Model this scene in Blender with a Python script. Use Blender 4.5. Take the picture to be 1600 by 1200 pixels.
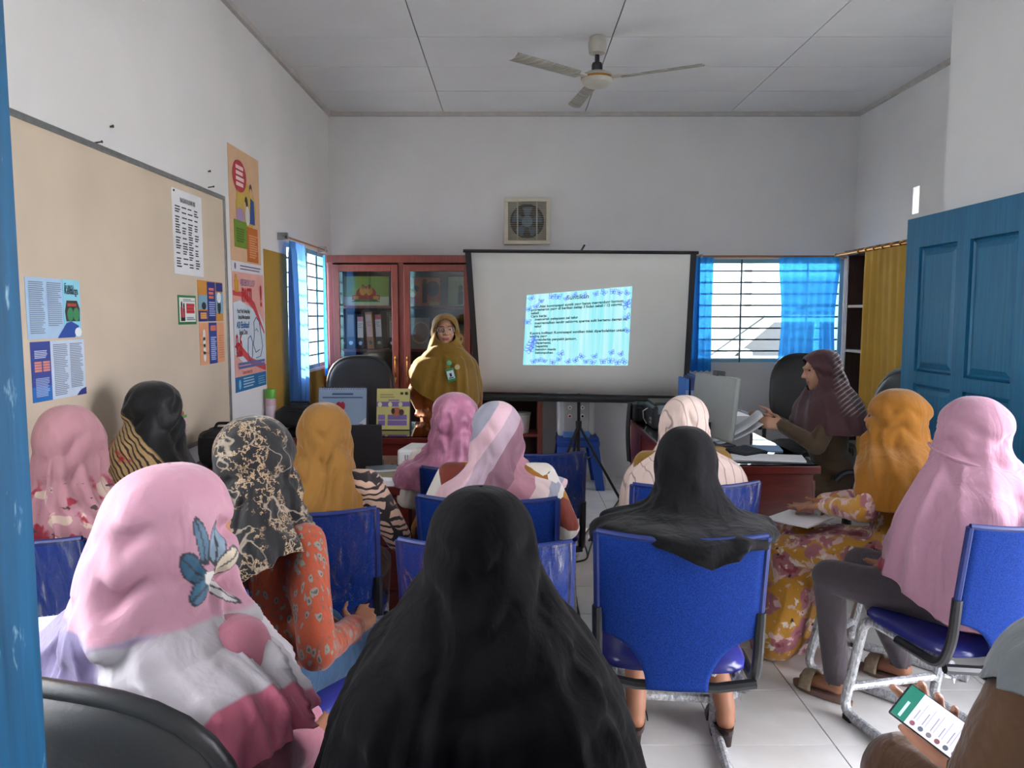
import bpy, math, random
import numpy as np
from mathutils import Vector, Matrix, noise
random.seed(7); rng = np.random.default_rng(7)
for _o in list(bpy.data.objects): bpy.data.objects.remove(_o)
SC = bpy.context.scene; COL = SC.collection; PI = math.pi

# ------------------------------------------------------------------ camera
CAM = Vector((0, 0, 1.52)); PITCH = math.radians(5.14); F = 1200.0
cd = bpy.data.cameras.new('camera'); cam = bpy.data.objects.new('camera', cd); COL.objects.link(cam)
cam.location = CAM; cam.rotation_euler = (PI/2 - PITCH, 0, 0)
cd.sensor_width = 36; cd.lens = 27; cd.clip_start = .02; cd.clip_end = 200
SC.camera = cam
# ------------------------------------------------------------------ world, sun, window portals, exposure
W = bpy.data.worlds.new('world'); SC.world = W; W.use_nodes = True
wn = W.node_tree; wn.nodes.clear()
wo = wn.nodes.new('ShaderNodeOutputWorld'); wb = wn.nodes.new('ShaderNodeBackground')
wb.inputs[0].default_value = (.93, .93, 1.0, 1); wb.inputs[1].default_value = 9.0
wn.links.new(wb.outputs[0], wo.inputs[0])
sd = bpy.data.lights.new('sun', 'SUN'); so = bpy.data.objects.new('sun', sd); COL.objects.link(so)
sd.energy = 14; sd.angle = math.radians(4); sd.color = (1, .86, .66)
so.rotation_euler = Vector((.92, -.62, -.50)).to_track_quat('-Z', 'Y').to_euler()
def portal(loc, rot, sx, sy):
    l = bpy.data.lights.new('portal', 'AREA'); l.shape = 'RECTANGLE'; l.size = sx; l.size_y = sy
    l.cycles.is_portal = True
    o = bpy.data.objects.new('portal', l); COL.objects.link(o); o.location = loc; o.rotation_euler = rot
portal((-1.90, 6.35, 1.56), (0, -PI/2, 0), 1.0, 1.3)          # window in the left wall
portal((2.37, 7.40, 1.56), (-PI/2, 0, 0), 1.4, 1.0)           # window in the back wall
portal((-1.90, 1.1, 1.7), (0, -PI/2, 0), 1.9, 1.9)            # added unseen window in the left wall, near end
portal((2.54, 1.5, 1.12), (0, PI/2, 0), 2.0, 2.2)              # added unseen window in the right hand wall, near end
portal((3.36, 4.62, 1.4), (0, PI/2, 0), 2.0, .7)              # added narrow window hidden beyond the blue door
SC.view_settings.view_transform = 'Standard'; SC.view_settings.look = 'None'
SC.view_settings.exposure = 1.3; SC.view_settings.gamma = 1; SC.view_settings.use_curve_mapping = False
cy = SC.cycles
cy.use_denoising = True; cy.max_bounces = 10; cy.diffuse_bounces = 6; cy.glossy_bounces = 3; cy.transmission_bounces = 4
cy.transparent_max_bounces = 12; cy.caustics_reflective = False; cy.caustics_refractive = False; cy.sample_clamp_indirect = 6

# ------------------------------------------------------------------ geometry helpers
_cp, _sp = math.cos(PITCH), math.sin(PITCH)
def ray(px, py):
    a, b = px - 800, 600 - py
    return Vector((a, F*_cp + b*_sp, b*_cp - F*_sp)) / F
def atY(px, py, Y): r = ray(px, py); return CAM + r*(Y/r.y)
def atX(px, py, X): r = ray(px, py); return CAM + r*(X/r.x)
def atZ(px, py, Z): r = ray(px, py); return CAM + r*((Z - CAM.z)/r.z)

def lin(h):
    if isinstance(h, str):
        h = h.lstrip('#'); c = [int(h[i:i+2], 16)/255 for i in (0, 2, 4)]
    else: c = list(h)
    return tuple(x/12.92 if x <= .04045 else ((x + .055)/1.055)**2.4 for x in c) + (1,)

class NT:
    """tiny node-tree writer"""
    def __init__(s, name):
        s.m = bpy.data.materials.new(name); s.m.use_nodes = True; s.t = s.m.node_tree
        s.b = s.t.nodes['Principled BSDF']; s.o = s.t.nodes['Material Output']
    def n(s, typ, props=None, **ins):
        d = s.t.nodes.new('ShaderNode' + typ)
        for k, v in (props or {}).items(): setattr(d, k, v)
        for k, v in ins.items():
            k2 = int(k[1:]) if k[0] == '_' and k[1:].isdigit() else k.replace('__', ' ')
            s.set(d.inputs[k2], v)
        return d
    def set(s, inp, v):
        if isinstance(v, bpy.types.NodeSocket): s.t.links.new(v, inp)
        elif isinstance(v, bpy.types.Node): s.t.links.new(v.outputs[0], inp)
        else: inp.default_value = v
    def p(s, **k):
        for a, v in k.items(): s.set(s.b.inputs[a.replace('__', ' ')], v)
    def co(s, kind='Object', scale=(1, 1, 1), rot=(0, 0, 0), loc=(0, 0, 0)):
        c = s.n('TexCoord'); mp = s.n('Mapping', None, Vector=c.outputs[kind], Scale=scale, Rotation=rot, Location=loc)
        return mp.outputs[0]
    def noise(s, co, sc, det=3, dist=0, rough=.5):
        return s.n('TexNoise', None, Vector=co, Scale=sc, Detail=det, Distortion=dist, Roughness=rough).outputs[0]
    def ramp(s, fac, stops, interp='LINEAR'):
        r = s.n('ValToRGB', None, Fac=fac); e = r.color_ramp; e.interpolation = interp
        while len(e.elements) > 1: e.elements.remove(e.elements[0])
        e.elements[0].position = stops[0][0]; e.elements[0].color = lin(stops[0][1]) if isinstance(stops[0][1], str) else (stops[0][1],)*3 + (1,)
        for ps, c in stops[1:]:
            q = e.elements.new(ps); q.color = lin(c) if isinstance(c, str) else (c,)*3 + (1,)
        return r.outputs[0]
    def mix(s, fac, a, b):
        m = s.n('Mix', {'data_type': 'RGBA'}); s.set(m.inputs[0], fac)
        s.set(m.inputs[6], lin(a) if isinstance(a, str) else a); s.set(m.inputs[7], lin(b) if isinstance(b, str) else b)
        return m.outputs[2]
    def math(s, op, a, b=0.0):
        m = s.n('Math', {'operation': op}); s.set(m.inputs[0], a); s.set(m.inputs[1], b); return m.outputs[0]
    def bump(s, h, st=.3, d=.01):
        s.p(Normal=s.n('Bump', None, Height=h, Strength=st, Distance=d).outputs[0])

MATS = {}
def mat(name, col, rough=.6, metal=0, spec=.5, var=.0, vs=8, bump=0, bs=60, bd=.004, sheen=0, coat=0, emit=0, trans=0, stretch=(1, 1, 1), kind='Object'):
    """procedural surface: base colour with noise variation and noise relief"""
    if name in MATS: return MATS[name]
    t = NT(name); c = lin(col)
    co = t.co(kind, stretch)
    if var:
        nz = t.noise(co, vs, 4)
        dk = tuple(x*(1 - var) for x in c[:3]) + (1,); lt = tuple(min(1, x*(1 + var)) for x in c[:3]) + (1,)
        t.p(Base__Color=t.mix(t.ramp(nz, [(.3, 0.0), (.7, 1.0)]), dk, lt))
    else: t.p(Base__Color=c)
    t.p(Roughness=rough, Metallic=metal)
    t.b.inputs['Specular IOR Level'].default_value = spec
    if bump: t.bump(t.noise(co, bs, 3), bump, bd)
    if sheen: t.b.inputs['Sheen Weight'].default_value = sheen
    if coat: t.b.inputs['Coat Weight'].default_value = coat; t.b.inputs['Coat Roughness'].default_value = .12
    if emit: t.b.inputs['Emission Color'].default_value = c; t.b.inputs['Emission Strength'].default_value = emit
    MATS[name] = t.m; return t.m

class MB:
    """collects shapes, builds ONE mesh object"""
    def __init__(s): s.v = []; s.f = []; s.uv = None
    def add(s, vs, fs):
        k = len(s.v); s.v += [Vector(p) for p in vs]; s.f += [tuple(i + k for i in q) for q in fs]; return s
    def box(s, x0, x1, y0, y1, z0, z1, M=None):
        vs = [Vector((x, y, z)) for z in (z0, z1) for y in (y0, y1) for x in (x0, x1)]
        if M: vs = [M @ p for p in vs]
        return s.add(vs, [(0, 2, 3, 1), (4, 5, 7, 6), (0, 1, 5, 4), (2, 6, 7, 3), (0, 4, 6, 2), (1, 3, 7, 5)])
    def tube(s, pts, r, n=10, rs=None, cap=True):
        pts = [Vector(p) for p in pts]; m = len(pts); vs = []; up = None
        for i, p in enumerate(pts):
            d = (pts[min(i+1, m-1)] - pts[max(i-1, 0)]).normalized()
            if up is None: up = d.orthogonal().normalized()
            else: up = (up - d*up.dot(d)).normalized()
            w = d.cross(up); rr = rs[i] if rs else r
            vs += [p + (up*math.cos(2*PI*k/n) + w*math.sin(2*PI*k/n))*rr for k in range(n)]
        fs = [(i*n + k, i*n + (k+1) % n, (i+1)*n + (k+1) % n, (i+1)*n + k) for i in range(m-1) for k in range(n)]
        if cap: fs += [tuple(range(n))[::-1], tuple((m-1)*n + k for k in range(n))]
        return s.add(vs, fs)
    def lathe(s, prof, c=(0, 0, 0), n=20, M=None):
        c = Vector(c); vs = []
        for r, z in prof:
            for k in range(n):
                p = Vector((r*math.cos(2*PI*k/n), r*math.sin(2*PI*k/n), z)); vs.append(c + (M @ p if M else p))
        m = len(prof)
        fs = [(i*n + k, i*n + (k+1) % n, (i+1)*n + (k+1) % n, (i+1)*n + k) for i in range(m-1) for k in range(n)]
        fs += [tuple(range(n))[::-1], tuple((m-1)*n + k for k in range(n))]
        return s.add(vs, fs)
    def grid(s, fn, nu, nv, wrap=False):
        vs = [fn(i/(nu if wrap else nu-1), j/(nv-1)) for j in range(nv) for i in range(nu)]
        fs = []
        for j in range(nv-1):
            for i in range(nu if wrap else nu-1):
                a = j*nu + i; b = j*nu + (i+1) % nu; fs.append((a, b, b + nu, a + nu))
        return s.add(vs, fs)
    def prism(s, pts, d, M=None):
        """2-D outline (x, z) extruded along +y by d"""
        n = len(pts); vs = [Vector((x, 0, z)) for x, z in pts] + [Vector((x, d, z)) for x, z in pts]
        if M: vs = [M @ p for p in vs]
        return s.add(vs, [tuple(range(n)), tuple(range(2*n - 1, n - 1, -1))] + [(i, i + n, (i+1) % n + n, (i+1) % n) for i in range(n)])
    def ell(s, c, r, n=14, m=9, M=None):
        c = Vector(c); pr = [(math.sin(PI*j/m), -math.cos(PI*j/m)) for j in range(1, m)]; vs = []
        def P(x, y, z):
            p = Vector((x*r[0], y*r[1], z*r[2])); return c + (M @ p if M else p)
        for a, z in pr: vs += [P(a*math.cos(2*PI*k/n), a*math.sin(2*PI*k/n), z) for k in range(n)]
        k0 = len(vs); vs += [P(0, 0, -1), P(0, 0, 1)]; q = len(pr)
        fs = [(i*n + k, i*n + (k+1) % n, (i+1)*n + (k+1) % n, (i+1)*n + k) for i in range(q-1) for k in range(n)]
        fs += [(k0, (k+1) % n, k) for k in range(n)] + [(k0+1, (q-1)*n + k, (q-1)*n + (k+1) % n) for k in range(n)]
        return s.add(vs, fs)
    def cap(s, p0, p1, r0, r1, n=12, h=4):
        p0, p1 = Vector(p0), Vector(p1); d = p1 - p0; L = d.length
        d = d/L if L > 1e-6 else Vector((0, 0, 1)); u = d.orthogonal().normalized(); w = d.cross(u); rings = []
        for j in range(1, h+1): a = PI/2*j/h; rings.append((p0 - d*(r0*math.cos(a)), r0*math.sin(a)))
        for j in range(h): a = PI/2*j/h; rings.append((p1 + d*(r1*math.sin(a)), r1*math.cos(a)))
        vs = []
        for c, r in rings: vs += [c + (u*math.cos(2*PI*k/n) + w*math.sin(2*PI*k/n))*r for k in range(n)]
        k0 = len(vs); vs += [p0 - d*r0, p1 + d*r1]; q = len(rings)
        fs = [(i*n + k, i*n + (k+1) % n, (i+1)*n + (k+1) % n, (i+1)*n + k) for i in range(q-1) for k in range(n)]
        fs += [(k0, (k+1) % n, k) for k in range(n)] + [(k0+1, (q-1)*n + k, (q-1)*n + (k+1) % n) for k in range(n)]
        return s.add(vs, fs)
    def build(s, name, m, parent=None, M=None, smooth=35, bevel=0, solid=0, sub=0, W=False, loc=None):
        """W: vertices are world coordinates, moved into the parent's space; loc: object origin"""
        vs = s.v
        if M is not None: vs = [M @ p for p in vs]
        if W and parent is not None: I = parent['_m'].inverted() if False else PM[parent.name].inverted(); vs = [I @ p for p in vs]
        if loc is not None: L = Vector(loc); vs = [p - L for p in vs]
        me = bpy.data.meshes.new(name); me.from_pydata([tuple(p) for p in vs], [], s.f); me.validate(); me.update()
        if smooth:
            me.polygons.foreach_set('use_smooth', [True]*len(me.polygons))
            if smooth < 180: me.set_sharp_from_angle(angle=math.radians(smooth))
        o = bpy.data.objects.new(name, me); COL.objects.link(o)
        for q in (m if isinstance(m, (list, tuple)) else [m]): me.materials.append(q)
        if loc is not None: o.location = loc
        if parent is not None: o.parent = parent
        if bevel: b = o.modifiers.new('bevel', 'BEVEL'); b.width = bevel; b.segments = 2; b.limit_method = 'ANGLE'
        if solid: b = o.modifiers.new('solid', 'SOLIDIFY'); b.thickness = solid; b.offset = 0
        if sub: b = o.modifiers.new('sub', 'SUBSURF'); b.levels = sub; b.render_levels = sub
        return o
PM = {}
def tag(o, label, cat, group=None, kind=None):
    if label: o['label'] = label
    if cat: o['category'] = cat
    if group: o['group'] = group
    if kind: o['kind'] = kind
    return o
def thing(name, label, cat, loc=(0, 0, 0), rotz=0, group=None, rot=None):
    o = bpy.data.objects.new(name, None); COL.objects.link(o); o.empty_display_size = .1
    o.location = loc; o.rotation_euler = rot or (0, 0, rotz); tag(o, label, cat, group)
    PM[o.name] = Matrix.Translation(Vector(loc)) @ o.rotation_euler.to_matrix().to_4x4()
    return o
def dup(root, loc, rotz, label, group=None):
    r = root.copy(); COL.objects.link(r); r.location = loc; r.rotation_euler = (0, 0, rotz); r['label'] = label
    if group: r['group'] = group
    PM[r.name] = Matrix.Translation(Vector(loc)) @ r.rotation_euler.to_matrix().to_4x4()
    for ch in list(root.children):
        c = ch.copy(); COL.objects.link(c); c.parent = r
        for g in ch.children:
            d = g.copy(); COL.objects.link(d); d.parent = c
    return r
def struct(name, mb, m, parent=None, **k):
    o = mb.build(name, m, parent, **k)
    if parent is None: o['kind'] = 'structure'
    return o
def text(s, size, mt, parent, M, name='lettering', fn=None, align='LEFT', bold=0, sx=1):
    """flat lettering, xy plane moved by M (or each vertex mapped by fn)"""
    cu = bpy.data.curves.new('t', 'FONT'); cu.body = s; cu.size = size; cu.align_x = align; cu.resolution_u = 2
    if bold: cu.offset = bold
    o = bpy.data.objects.new('t', cu); COL.objects.link(o)
    me = bpy.data.meshes.new_from_object(o); bpy.data.objects.remove(o)
    mb = MB(); vs = [v.co.copy() for v in me.vertices]
    for v in vs: v.x *= sx
    vs = [fn(v) for v in vs] if fn else [M @ v for v in vs]
    mb.add(vs, [tuple(p.vertices) for p in me.polygons]); bpy.data.meshes.remove(me)
    return mb.build(name, mt, parent, smooth=0)
def frame(o, x, y):
    """matrix with origin o, local x along x, local y along y, z = x cross y"""
    x = Vector(x).normalized(); y = Vector(y); y = (y - x*y.dot(x)).normalized(); z = x.cross(y)
    M = Matrix((x, y, z)).transposed().to_4x4(); M.translation = Vector(o); return M
def catmull(ks, n):
    ks = np.array(ks, float); m = len(ks); t = np.linspace(0, m-1, n); i = np.clip(t.astype(int), 0, m-2); f = (t - i)[:, None]
    g = lambda j: ks[np.clip(j, 0, m-1)]
    p0, p1, p2, p3 = g(i-1), g(i), g(i+1), g(i+2)
    return .5*((2*p1) + (p2-p0)*f + (2*p0-5*p1+4*p2-p3)*f**2 + (3*p1-p0-3*p2+p3)*f**3)
# ------------------------------------------------------------------ materials
def plaster(name, col):
    t = NT(name); co = t.co()
    n1 = t.noise(co, 1.6, 5, .4); n2 = t.noise(co, 90, 2)
    c = lin(col); a = tuple(x*.93 for x in c[:3]) + (1,); b = tuple(min(1, x*1.03) for x in c[:3]) + (1,)
    t.p(Base__Color=t.mix(t.ramp(n1, [(.3, 0.0), (.75, 1.0)]), a, b), Roughness=.85)
    t.bump(n2, .12, .003); return t.m
M_wall = plaster('wall_paint', '#dcdbdb'); M_ceil = plaster('ceiling_paint', '#dededf'); M_out = plaster('outer_plaster', '#dfe6e4')
def tile_mat():
    t = NT('floor_tile'); co = t.co(); n = t.noise(co, 5, 4)
    t.p(Base__Color=t.mix(t.ramp(n, [(.35, 0.0), (.7, 1.0)]), '#dedcd6', '#ebeae6'), Roughness=.2); t.bump(t.noise(co, 14, 2), .04, .002); return t.m
M_tile = tile_mat(); M_grout = mat('grout', '#6f6d68', .9, var=.2)
def door_mat(name, a, b, worn, lo, hi):
    t = NT(name); co = t.co('Object', (60, 60, 3.2)); co2 = t.co('Object', (1, 1, .35))
    st = t.noise(co, 1, 4); n = t.noise(co2, 46, 4, 0, .6)
    c = t.mix(t.ramp(st, [(.3, 0.0), (.7, 1.0)]), a, b)
    c = t.mix(t.ramp(n, [(lo, 0.0), (hi, 1.0)]), c, worn)
    t.p(Base__Color=c, Roughness=.42); t.b.inputs['Coat Weight'].default_value = .06; t.bump(st, .22, .004); return t.m
M_door = door_mat('blue_door_paint', '#115a80', '#1b6e95', '#2f81a3', .66, .9)
M_door2 = door_mat('worn_blue_door_paint', '#093c5a', '#10537a', '#7fa3b4', .62, .72)  # same blue paint, dim light put into a darker base; worn speckles on top
def wood(name, a, b, rough=.35, sc=(3, 3, 30)):
    t = NT(name); co = t.co('Object', sc); n = t.noise(co, 2.0, 5, 1.2)
    t.p(Base__Color=t.mix(t.ramp(n, [(.3, 0.0), (.7, 1.0)]), a, b), Roughness=rough); t.bump(n, .06, .003); return t.m
M_cab = wood('red_brown_cabinet_wood', '#6b2e26', '#813c31', .4, (26, 26, 2.5))
M_desk = wood('dark_red_desk_wood', '#541a16', '#6e2620', .3, (2.5, 26, 26))
M_shelfw = wood('dark_brown_shelf_wood', '#3a2a28', '#4c3834', .5, (20, 20, 2))
M_rodw = wood('varnished_rod_wood', '#8a5a34', '#a9744a', .4, (30, 3, 30))
M_blackp = mat('black_plastic', '#1b1d20', .45, var=.15, vs=20); M_blackm = mat('black_metal', '#16181b', .38, 0, .5, var=.2, vs=30)
M_leather = mat('black_faux_leather', '#1a1b1d', .42, 0, .5, var=.15, vs=12, bump=.25, bs=160, bd=.002)
M_greyl = mat('grey_faux_leather', '#6f7a7c', .4, 0, .5, var=.1, vs=12, bump=.2, bs=160, bd=.002)
M_steel = mat('aluminium', '#9a9c9c', .38, .8, var=.1, vs=30); M_chrome = mat('chrome', '#b9bcc0', .2, 1, var=.05)
M_brass = mat('brass', '#a8793c', .32, .9, var=.1, vs=40); M_white = mat('white_plastic', '#dcdcda', .45, var=.04, vs=10)
M_cream = mat('cream_plastic', '#c9c3b2', .5, var=.06, vs=12); M_paper = mat('white_paper', '#e2e3e6', .8, var=.03, vs=6)
M_ink = mat('black_ink', '#23242a', .8, var=.1); M_inkb = mat('blue_ink', '#2a3f86', .8, var=.1); M_inkg = mat('grey_ink', '#7f8794', .8, var=.1)
M_board = mat('beige_board_cloth', '#c9b9a5', .85, var=.06, vs=3, bump=.15, bs=220, bd=.001)
M_ygl = mat('mustard_wall_paint', '#a8842f', .8, var=.07, vs=5)
M_rust = mat('rusty_iron', '#4b4038', .7, .5, var=.4, vs=40)
M_wood_trim = mat('brown_ceiling_trim', '#b9b6b2', .7, var=.1, vs=10)
M_teal = mat('teal_painted_iron', '#1f4350', .5, .3, var=.15, vs=30)
def C(h, rough=.7, name=None): return mat(name or 'print_' + h.lstrip('#'), h, rough, var=.05, vs=9)
def glass(name, tint, gl, rough=.03):
    t = NT(name); t.t.nodes.remove(t.b)
    tr = t.n('BsdfTransparent'); tr.inputs[0].default_value = tint
    g = t.n('BsdfGlossy'); g.inputs['Roughness'].default_value = rough
    f = t.n('Fresnel'); f.inputs[0].default_value = 1.45
    k = t.math('MULTIPLY', f.outputs[0], gl)
    m = t.n('MixShader'); t.set(m.inputs[0], k); t.set(m.inputs[1], tr.outputs[0]); t.set(m.inputs[2], g.outputs[0])
    t.t.links.new(m.outputs[0], t.o.inputs[0]); return t.m
M_glass = glass('clear_glass', (.97, .97, .975, 1), .3); M_cglass = glass('cabinet_glass', (.86, .88, .88, 1), 1.6)
M_wrap = None
def wrap_mat():
    t = NT('clear_plastic_film'); t.t.nodes.remove(t.b)
    co = t.co('Object', (1, 1, 1)); n = t.noise(t.co('Object', (30, 30, 7), (0, .6, 0)), 1, 4, 1.0)
    b = t.n('Bump', None, Height=n, Strength=.8, Distance=.02)
    tr = t.n('BsdfTransparent'); tr.inputs[0].default_value = (.93, .93, .96, 1)
    g = t.n('BsdfGlossy', None, Normal=b.outputs[0]); g.inputs['Roughness'].default_value = .12
    k = t.ramp(n, [(.45, .05), (.58, .12), (.66, .45), (.75, .7)])
    m = t.n('MixShader'); t.set(m.inputs[0], k); t.set(m.inputs[1], tr.outputs[0]); t.set(m.inputs[2], g.outputs[0])
    t.t.links.new(m.outputs[0], t.o.inputs[0]); return t.m
M_wrap = wrap_mat()
def wrapped_leg():
    t = NT('film_wrapped_steel'); n = t.noise(t.co('Object', (60, 60, 25), (.5, 0, 0)), 1, 4, 1.5)
    t.p(Base__Color=t.ramp(n, [(.3, '#85888a'), (.5, '#b4b7b9'), (.72, '#e6e8ea')]), Roughness=.3, Metallic=.15); t.bump(n, .7, .006); return t.m
M_leg = wrapped_leg()

# ------------------------------------------------------------------ room shell
XL, XR, YB, YF, H = -1.66, 3.14, 7.13, -.5, 3.34
XP, YP = 2.32, 4.20
w = MB()
w.box(XL-.18, XL, YF, .15, 0, H+.1).box(XL-.18, XL, 2.05, 5.72, 0, H+.1).box(XL-.18, XL, .15, 2.05, 0, .8).box(XL-.18, XL, .15, 2.05, 2.65, H+.1).box(XL-.18, XL, 7.0, YB+.18, 0, H+.1).box(XL-.18, XL, 5.72, 7.0, 0, 1.07).box(XL-.18, XL, 5.72, 7.0, 2.06, H+.1)
struct('wall_left', w, M_wall, smooth=0)
w = MB(); WX0, WX1, WZ0, WZ1 = 1.70, 3.06, 1.08, 2.03
w.box(XL, WX0, YB, YB+.18, 0, H+.1).box(WX1, XR+.18, YB, YB+.18, 0, H+.1).box(WX0, WX1, YB, YB+.18, 0, WZ0).box(WX0, WX1, YB, YB+.18, WZ1, H+.1)
struct('wall_back', w, M_wall, smooth=0)
w = MB(); s0 = atX(1437, 290, XR); s1 = atX(1425, 335, XR); sy0, sy1, sz0, sz1 = s0.y, s1.y, s1.z, s0.z
w.box(XR, XR+.18, YP-.2, 4.28, 0, H+.1).box(XR, XR+.18, 4.28, 4.96, 0, .4).box(XR, XR+.18, 4.28, 4.96, 2.4, H+.1).box(XR, XR+.18, 4.96, sy0, 0, H+.1).box(XR, XR+.18, sy1, YB, 0, H+.1).box(XR, XR+.18, sy0, sy1, 0, sz0).box(XR, XR+.18, sy0, sy1, sz1, H+.1)
struct('wall_right', w, M_wall, smooth=0)
w = MB().box(XP, XP+.18, YF, .4, 0, H+.1).box(XP, XP+.18, 2.6, YP, 0, H+.1).box(XP, XP+.18, .4, 2.6, 0, .12).box(XP, XP+.18, .4, 2.6, 2.1, H+.1).box(XP+.18, XR+.18, YP-.18, YP, 0, H+.1)
struct('wall_inner', w, M_wall, smooth=0)
w = MB().box(XL-.18, -.56, YF-.15, YF, 0, H+.1).box(1.5, XP, YF-.15, YF, 0, H+.1).box(-.56, 1.5, YF-.15, YF, 2.3, H+.1)
struct('wall_front', w, M_wall, smooth=0)
# floor: slab and single tiles
fl = struct('floor', MB().box(XL-.18, XR+.18, YF-.15, YB+.18, -.12, -.006), M_grout, smooth=0)
tm = None; T = .4; g = .0025
xs = [.745 + T*k for k in range(-7, 7)]; ys = [3.40 + T*k for k in range(-10, 11)]
for x in xs:
    for y in ys:
        x0, x1, y0, y1 = max(x, XL), min(x+T, XR), max(y, YF), min(y+T, YB)
        if x1-x0 < .03 or y1-y0 < .03 or (x0 >= XP-.01 and y1 <= YP+.01): continue
        if x1-x0 > T-.001 and y1-y0 > T-.001 and tm:
            o = bpy.data.objects.new('tile', tm); COL.objects.link(o)
        else:
            o = MB().box(g, x1-x0-g, g, y1-y0-g, -.02, 0).build('tile', M_tile, smooth=0)
            if x1-x0 > T-.001 and y1-y0 > T-.001: tm = o.data
        o.location = (x0, y0, 0); o.parent = fl
# ceiling: slab and boards with open joints
ce = struct('ceiling', MB().box(XL-.18, XR+.18, YF-.15, YB+.18, H+.012, H+.12), mat('ceiling_joint', '#4c4a4a', .9), smooth=0)
cxs = [XL, -.62, .66, 1.97, XR]; cys = [YB, 6.47, 5.85, 5.23, 4.61, 3.99, 3.37, 2.75, 2.13, 1.51, .89, .27, YF]
for i in range(4):
    for j in range(12):
        o = MB().box(.004, cxs[i+1]-cxs[i]-.004, .004, cys[j]-cys[j+1]-.004, 0, .012).build('ceiling_board', M_ceil, ce, smooth=0)
        o.location = (cxs[i], cys[j+1], H + random.uniform(0, .002))
mt_tr = M_wood_trim
struct('trim_1', MB().box(XL, XR, YB-.03, YB, H-.035, H), mt_tr, smooth=0)
struct('trim_2', MB().box(XL, XL+.03, YF, YB-.03, H-.035, H), mt_tr, smooth=0)
struct('trim_3', MB().box(XR-.03, XR, YP, YB-.03, H-.035, H), mt_tr, smooth=0)
# yellow paint on the left wall round the window
w = MB().box(XL, XL+.004, 5.18, 5.70, 0, 1.96).box(XL, XL+.004, 5.70, YB, 0, 1.05)
struct('trim_4', w, M_ygl, smooth=0)

# ------------------------------------------------------------------ windows with iron grilles and panes
def window(name, org, ux, wdt, z0, z1, bars, verts, frame_m, inward):
    """org: lower start corner in the wall, ux: direction along the wall, inward: into the room"""
    ux = Vector(ux); inn = Vector(inward); o = Vector(org); h = z1 - z0
    R = Matrix((ux, inn, Vector((0, 0, 1)))).transposed().to_4x4(); R.translation = o
    f = MB()
    for a in ((0, wdt, -.1, -.02, 0, .035), (0, wdt, -.1, -.02, h-.035, h), (0, .035, -.1, -.02, .035, h-.035), (wdt-.035, wdt, -.1, -.02, .035, h-.035)): f.box(*a, M=R)
    f = f.build(name, frame_m, smooth=0); f['kind'] = 'structure'
    MB().box(.03, wdt-.03, -.085, -.081, .03, h-.03, M=R).build('pane', M_glass, f, smooth=0)
    for k in range(1, bars+1):
        z = h*k/(bars+1); MB().tube([R @ Vector((0, -.035, z)), R @ Vector((wdt, -.035, z))], .008, 6).build('grille_bar', M_teal, f)
    for x in verts: MB().tube([R @ Vector((x, -.026, 0)), R @ Vector((x, -.026, h))], .009, 6).build('grille_bar', M_teal, f)
    return f
window('window_1', (XL, 5.72, 1.07), (0, 1, 0), 1.28, 1.07, 2.06, 8, (.32, .64, .96), mat('pale_blue_frame', '#7fb4c8', .5, var=.05), (1, 0, 0))
window('window_2', (WX0, YB, WZ0), (1, 0, 0), WX1-WX0, WZ0, WZ1, 8, (.42, 1.03), mat('pale_blue_frame', '#7fb4c8'), (0, -1, 0))
window('window_4', (XL, .15, .8), (0, 1, 0), 1.9, .8, 2.65, 12, (.63, 1.27), mat('pale_blue_frame', '#7fb4c8'), (1, 0, 0))  # added out of view to light the front of the room
window('window_5', (XP, 2.6, .12), (0, -1, 0), 2.2, .12, 2.1, 12, (.55, 1.1, 1.65), mat('pale_blue_frame', '#7fb4c8'), (-1, 0, 0))  # unseen glazed opening added to brighten the left wall and floor
window('window_6', (XR, 4.96, .4), (0, -1, 0), .68, .4, 2.4, 8, (.34,), mat('pale_blue_frame', '#7fb4c8'), (-1, 0, 0))  # hidden window added to brighten the back of the room
# narrow vent pane in the right wall
struct('window_3', MB().box(XR+.08, XR+.09, sy0, sy1, sz0, sz1), M_glass, smooth=0)

# ------------------------------------------------------------------ doors
def door_leaf(name, m, org, L, h, panels, th=.045):
    """leaf along +Y from org, visible face toward -X or +X; panels: (y0,y1,z0,z1) raised fields on both faces"""
    ox, oy = org
    ys = sorted({0, L} | {p[0] for p in panels} | {p[1] for p in panels}); zs = sorted({0, h} | {p[2] for p in panels} | {p[3] for p in panels})
    b = MB()
    for i in range(len(ys)-1):
        for j in range(len(zs)-1):
            yc, zc = (ys[i]+ys[i+1])/2, (zs[j]+zs[j+1])/2
            if any(p[0] < yc < p[1] and p[2] < zc < p[3] for p in panels): continue
            b.box(ox-th/2, ox+th/2, oy+ys[i], oy+ys[i+1], .01+zs[j], .01+zs[j+1])
    d = b.build(name, m, smooth=0); d['kind'] = 'structure'
    for y0, y1, z0, z1 in panels:
        q = MB()
        for s in (-1, 1):
            a = [(y0, z0), (y1, z0), (y1, z1), (y0, z1)]; rings = [(0, .004), (.012, .012), (.022, .004), (.05, .013)]
            vs = []; 
            for ins, dp in rings:
                for (yy, zz) in a:
                    vs.append(Vector((ox + s*dp, oy + yy + (ins if yy == y0 else -ins), .01 + zz + (ins if zz == z0 else -ins))))
            fs = [(4*r+k, 4*r+(k+1) % 4, 4*r+4+(k+1) % 4, 4*r+4+k) for r in range(3) for k in range(4)] + [(12, 13, 14, 15)]
            if s < 0: fs = [f[::-1] for f in fs]
            q.add(vs, fs)
        q.build('door_panel', m, d, smooth=0)
    return d
pz = [(1.20, 1.88), (.62, 1.13), (.15, .52)]
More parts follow.
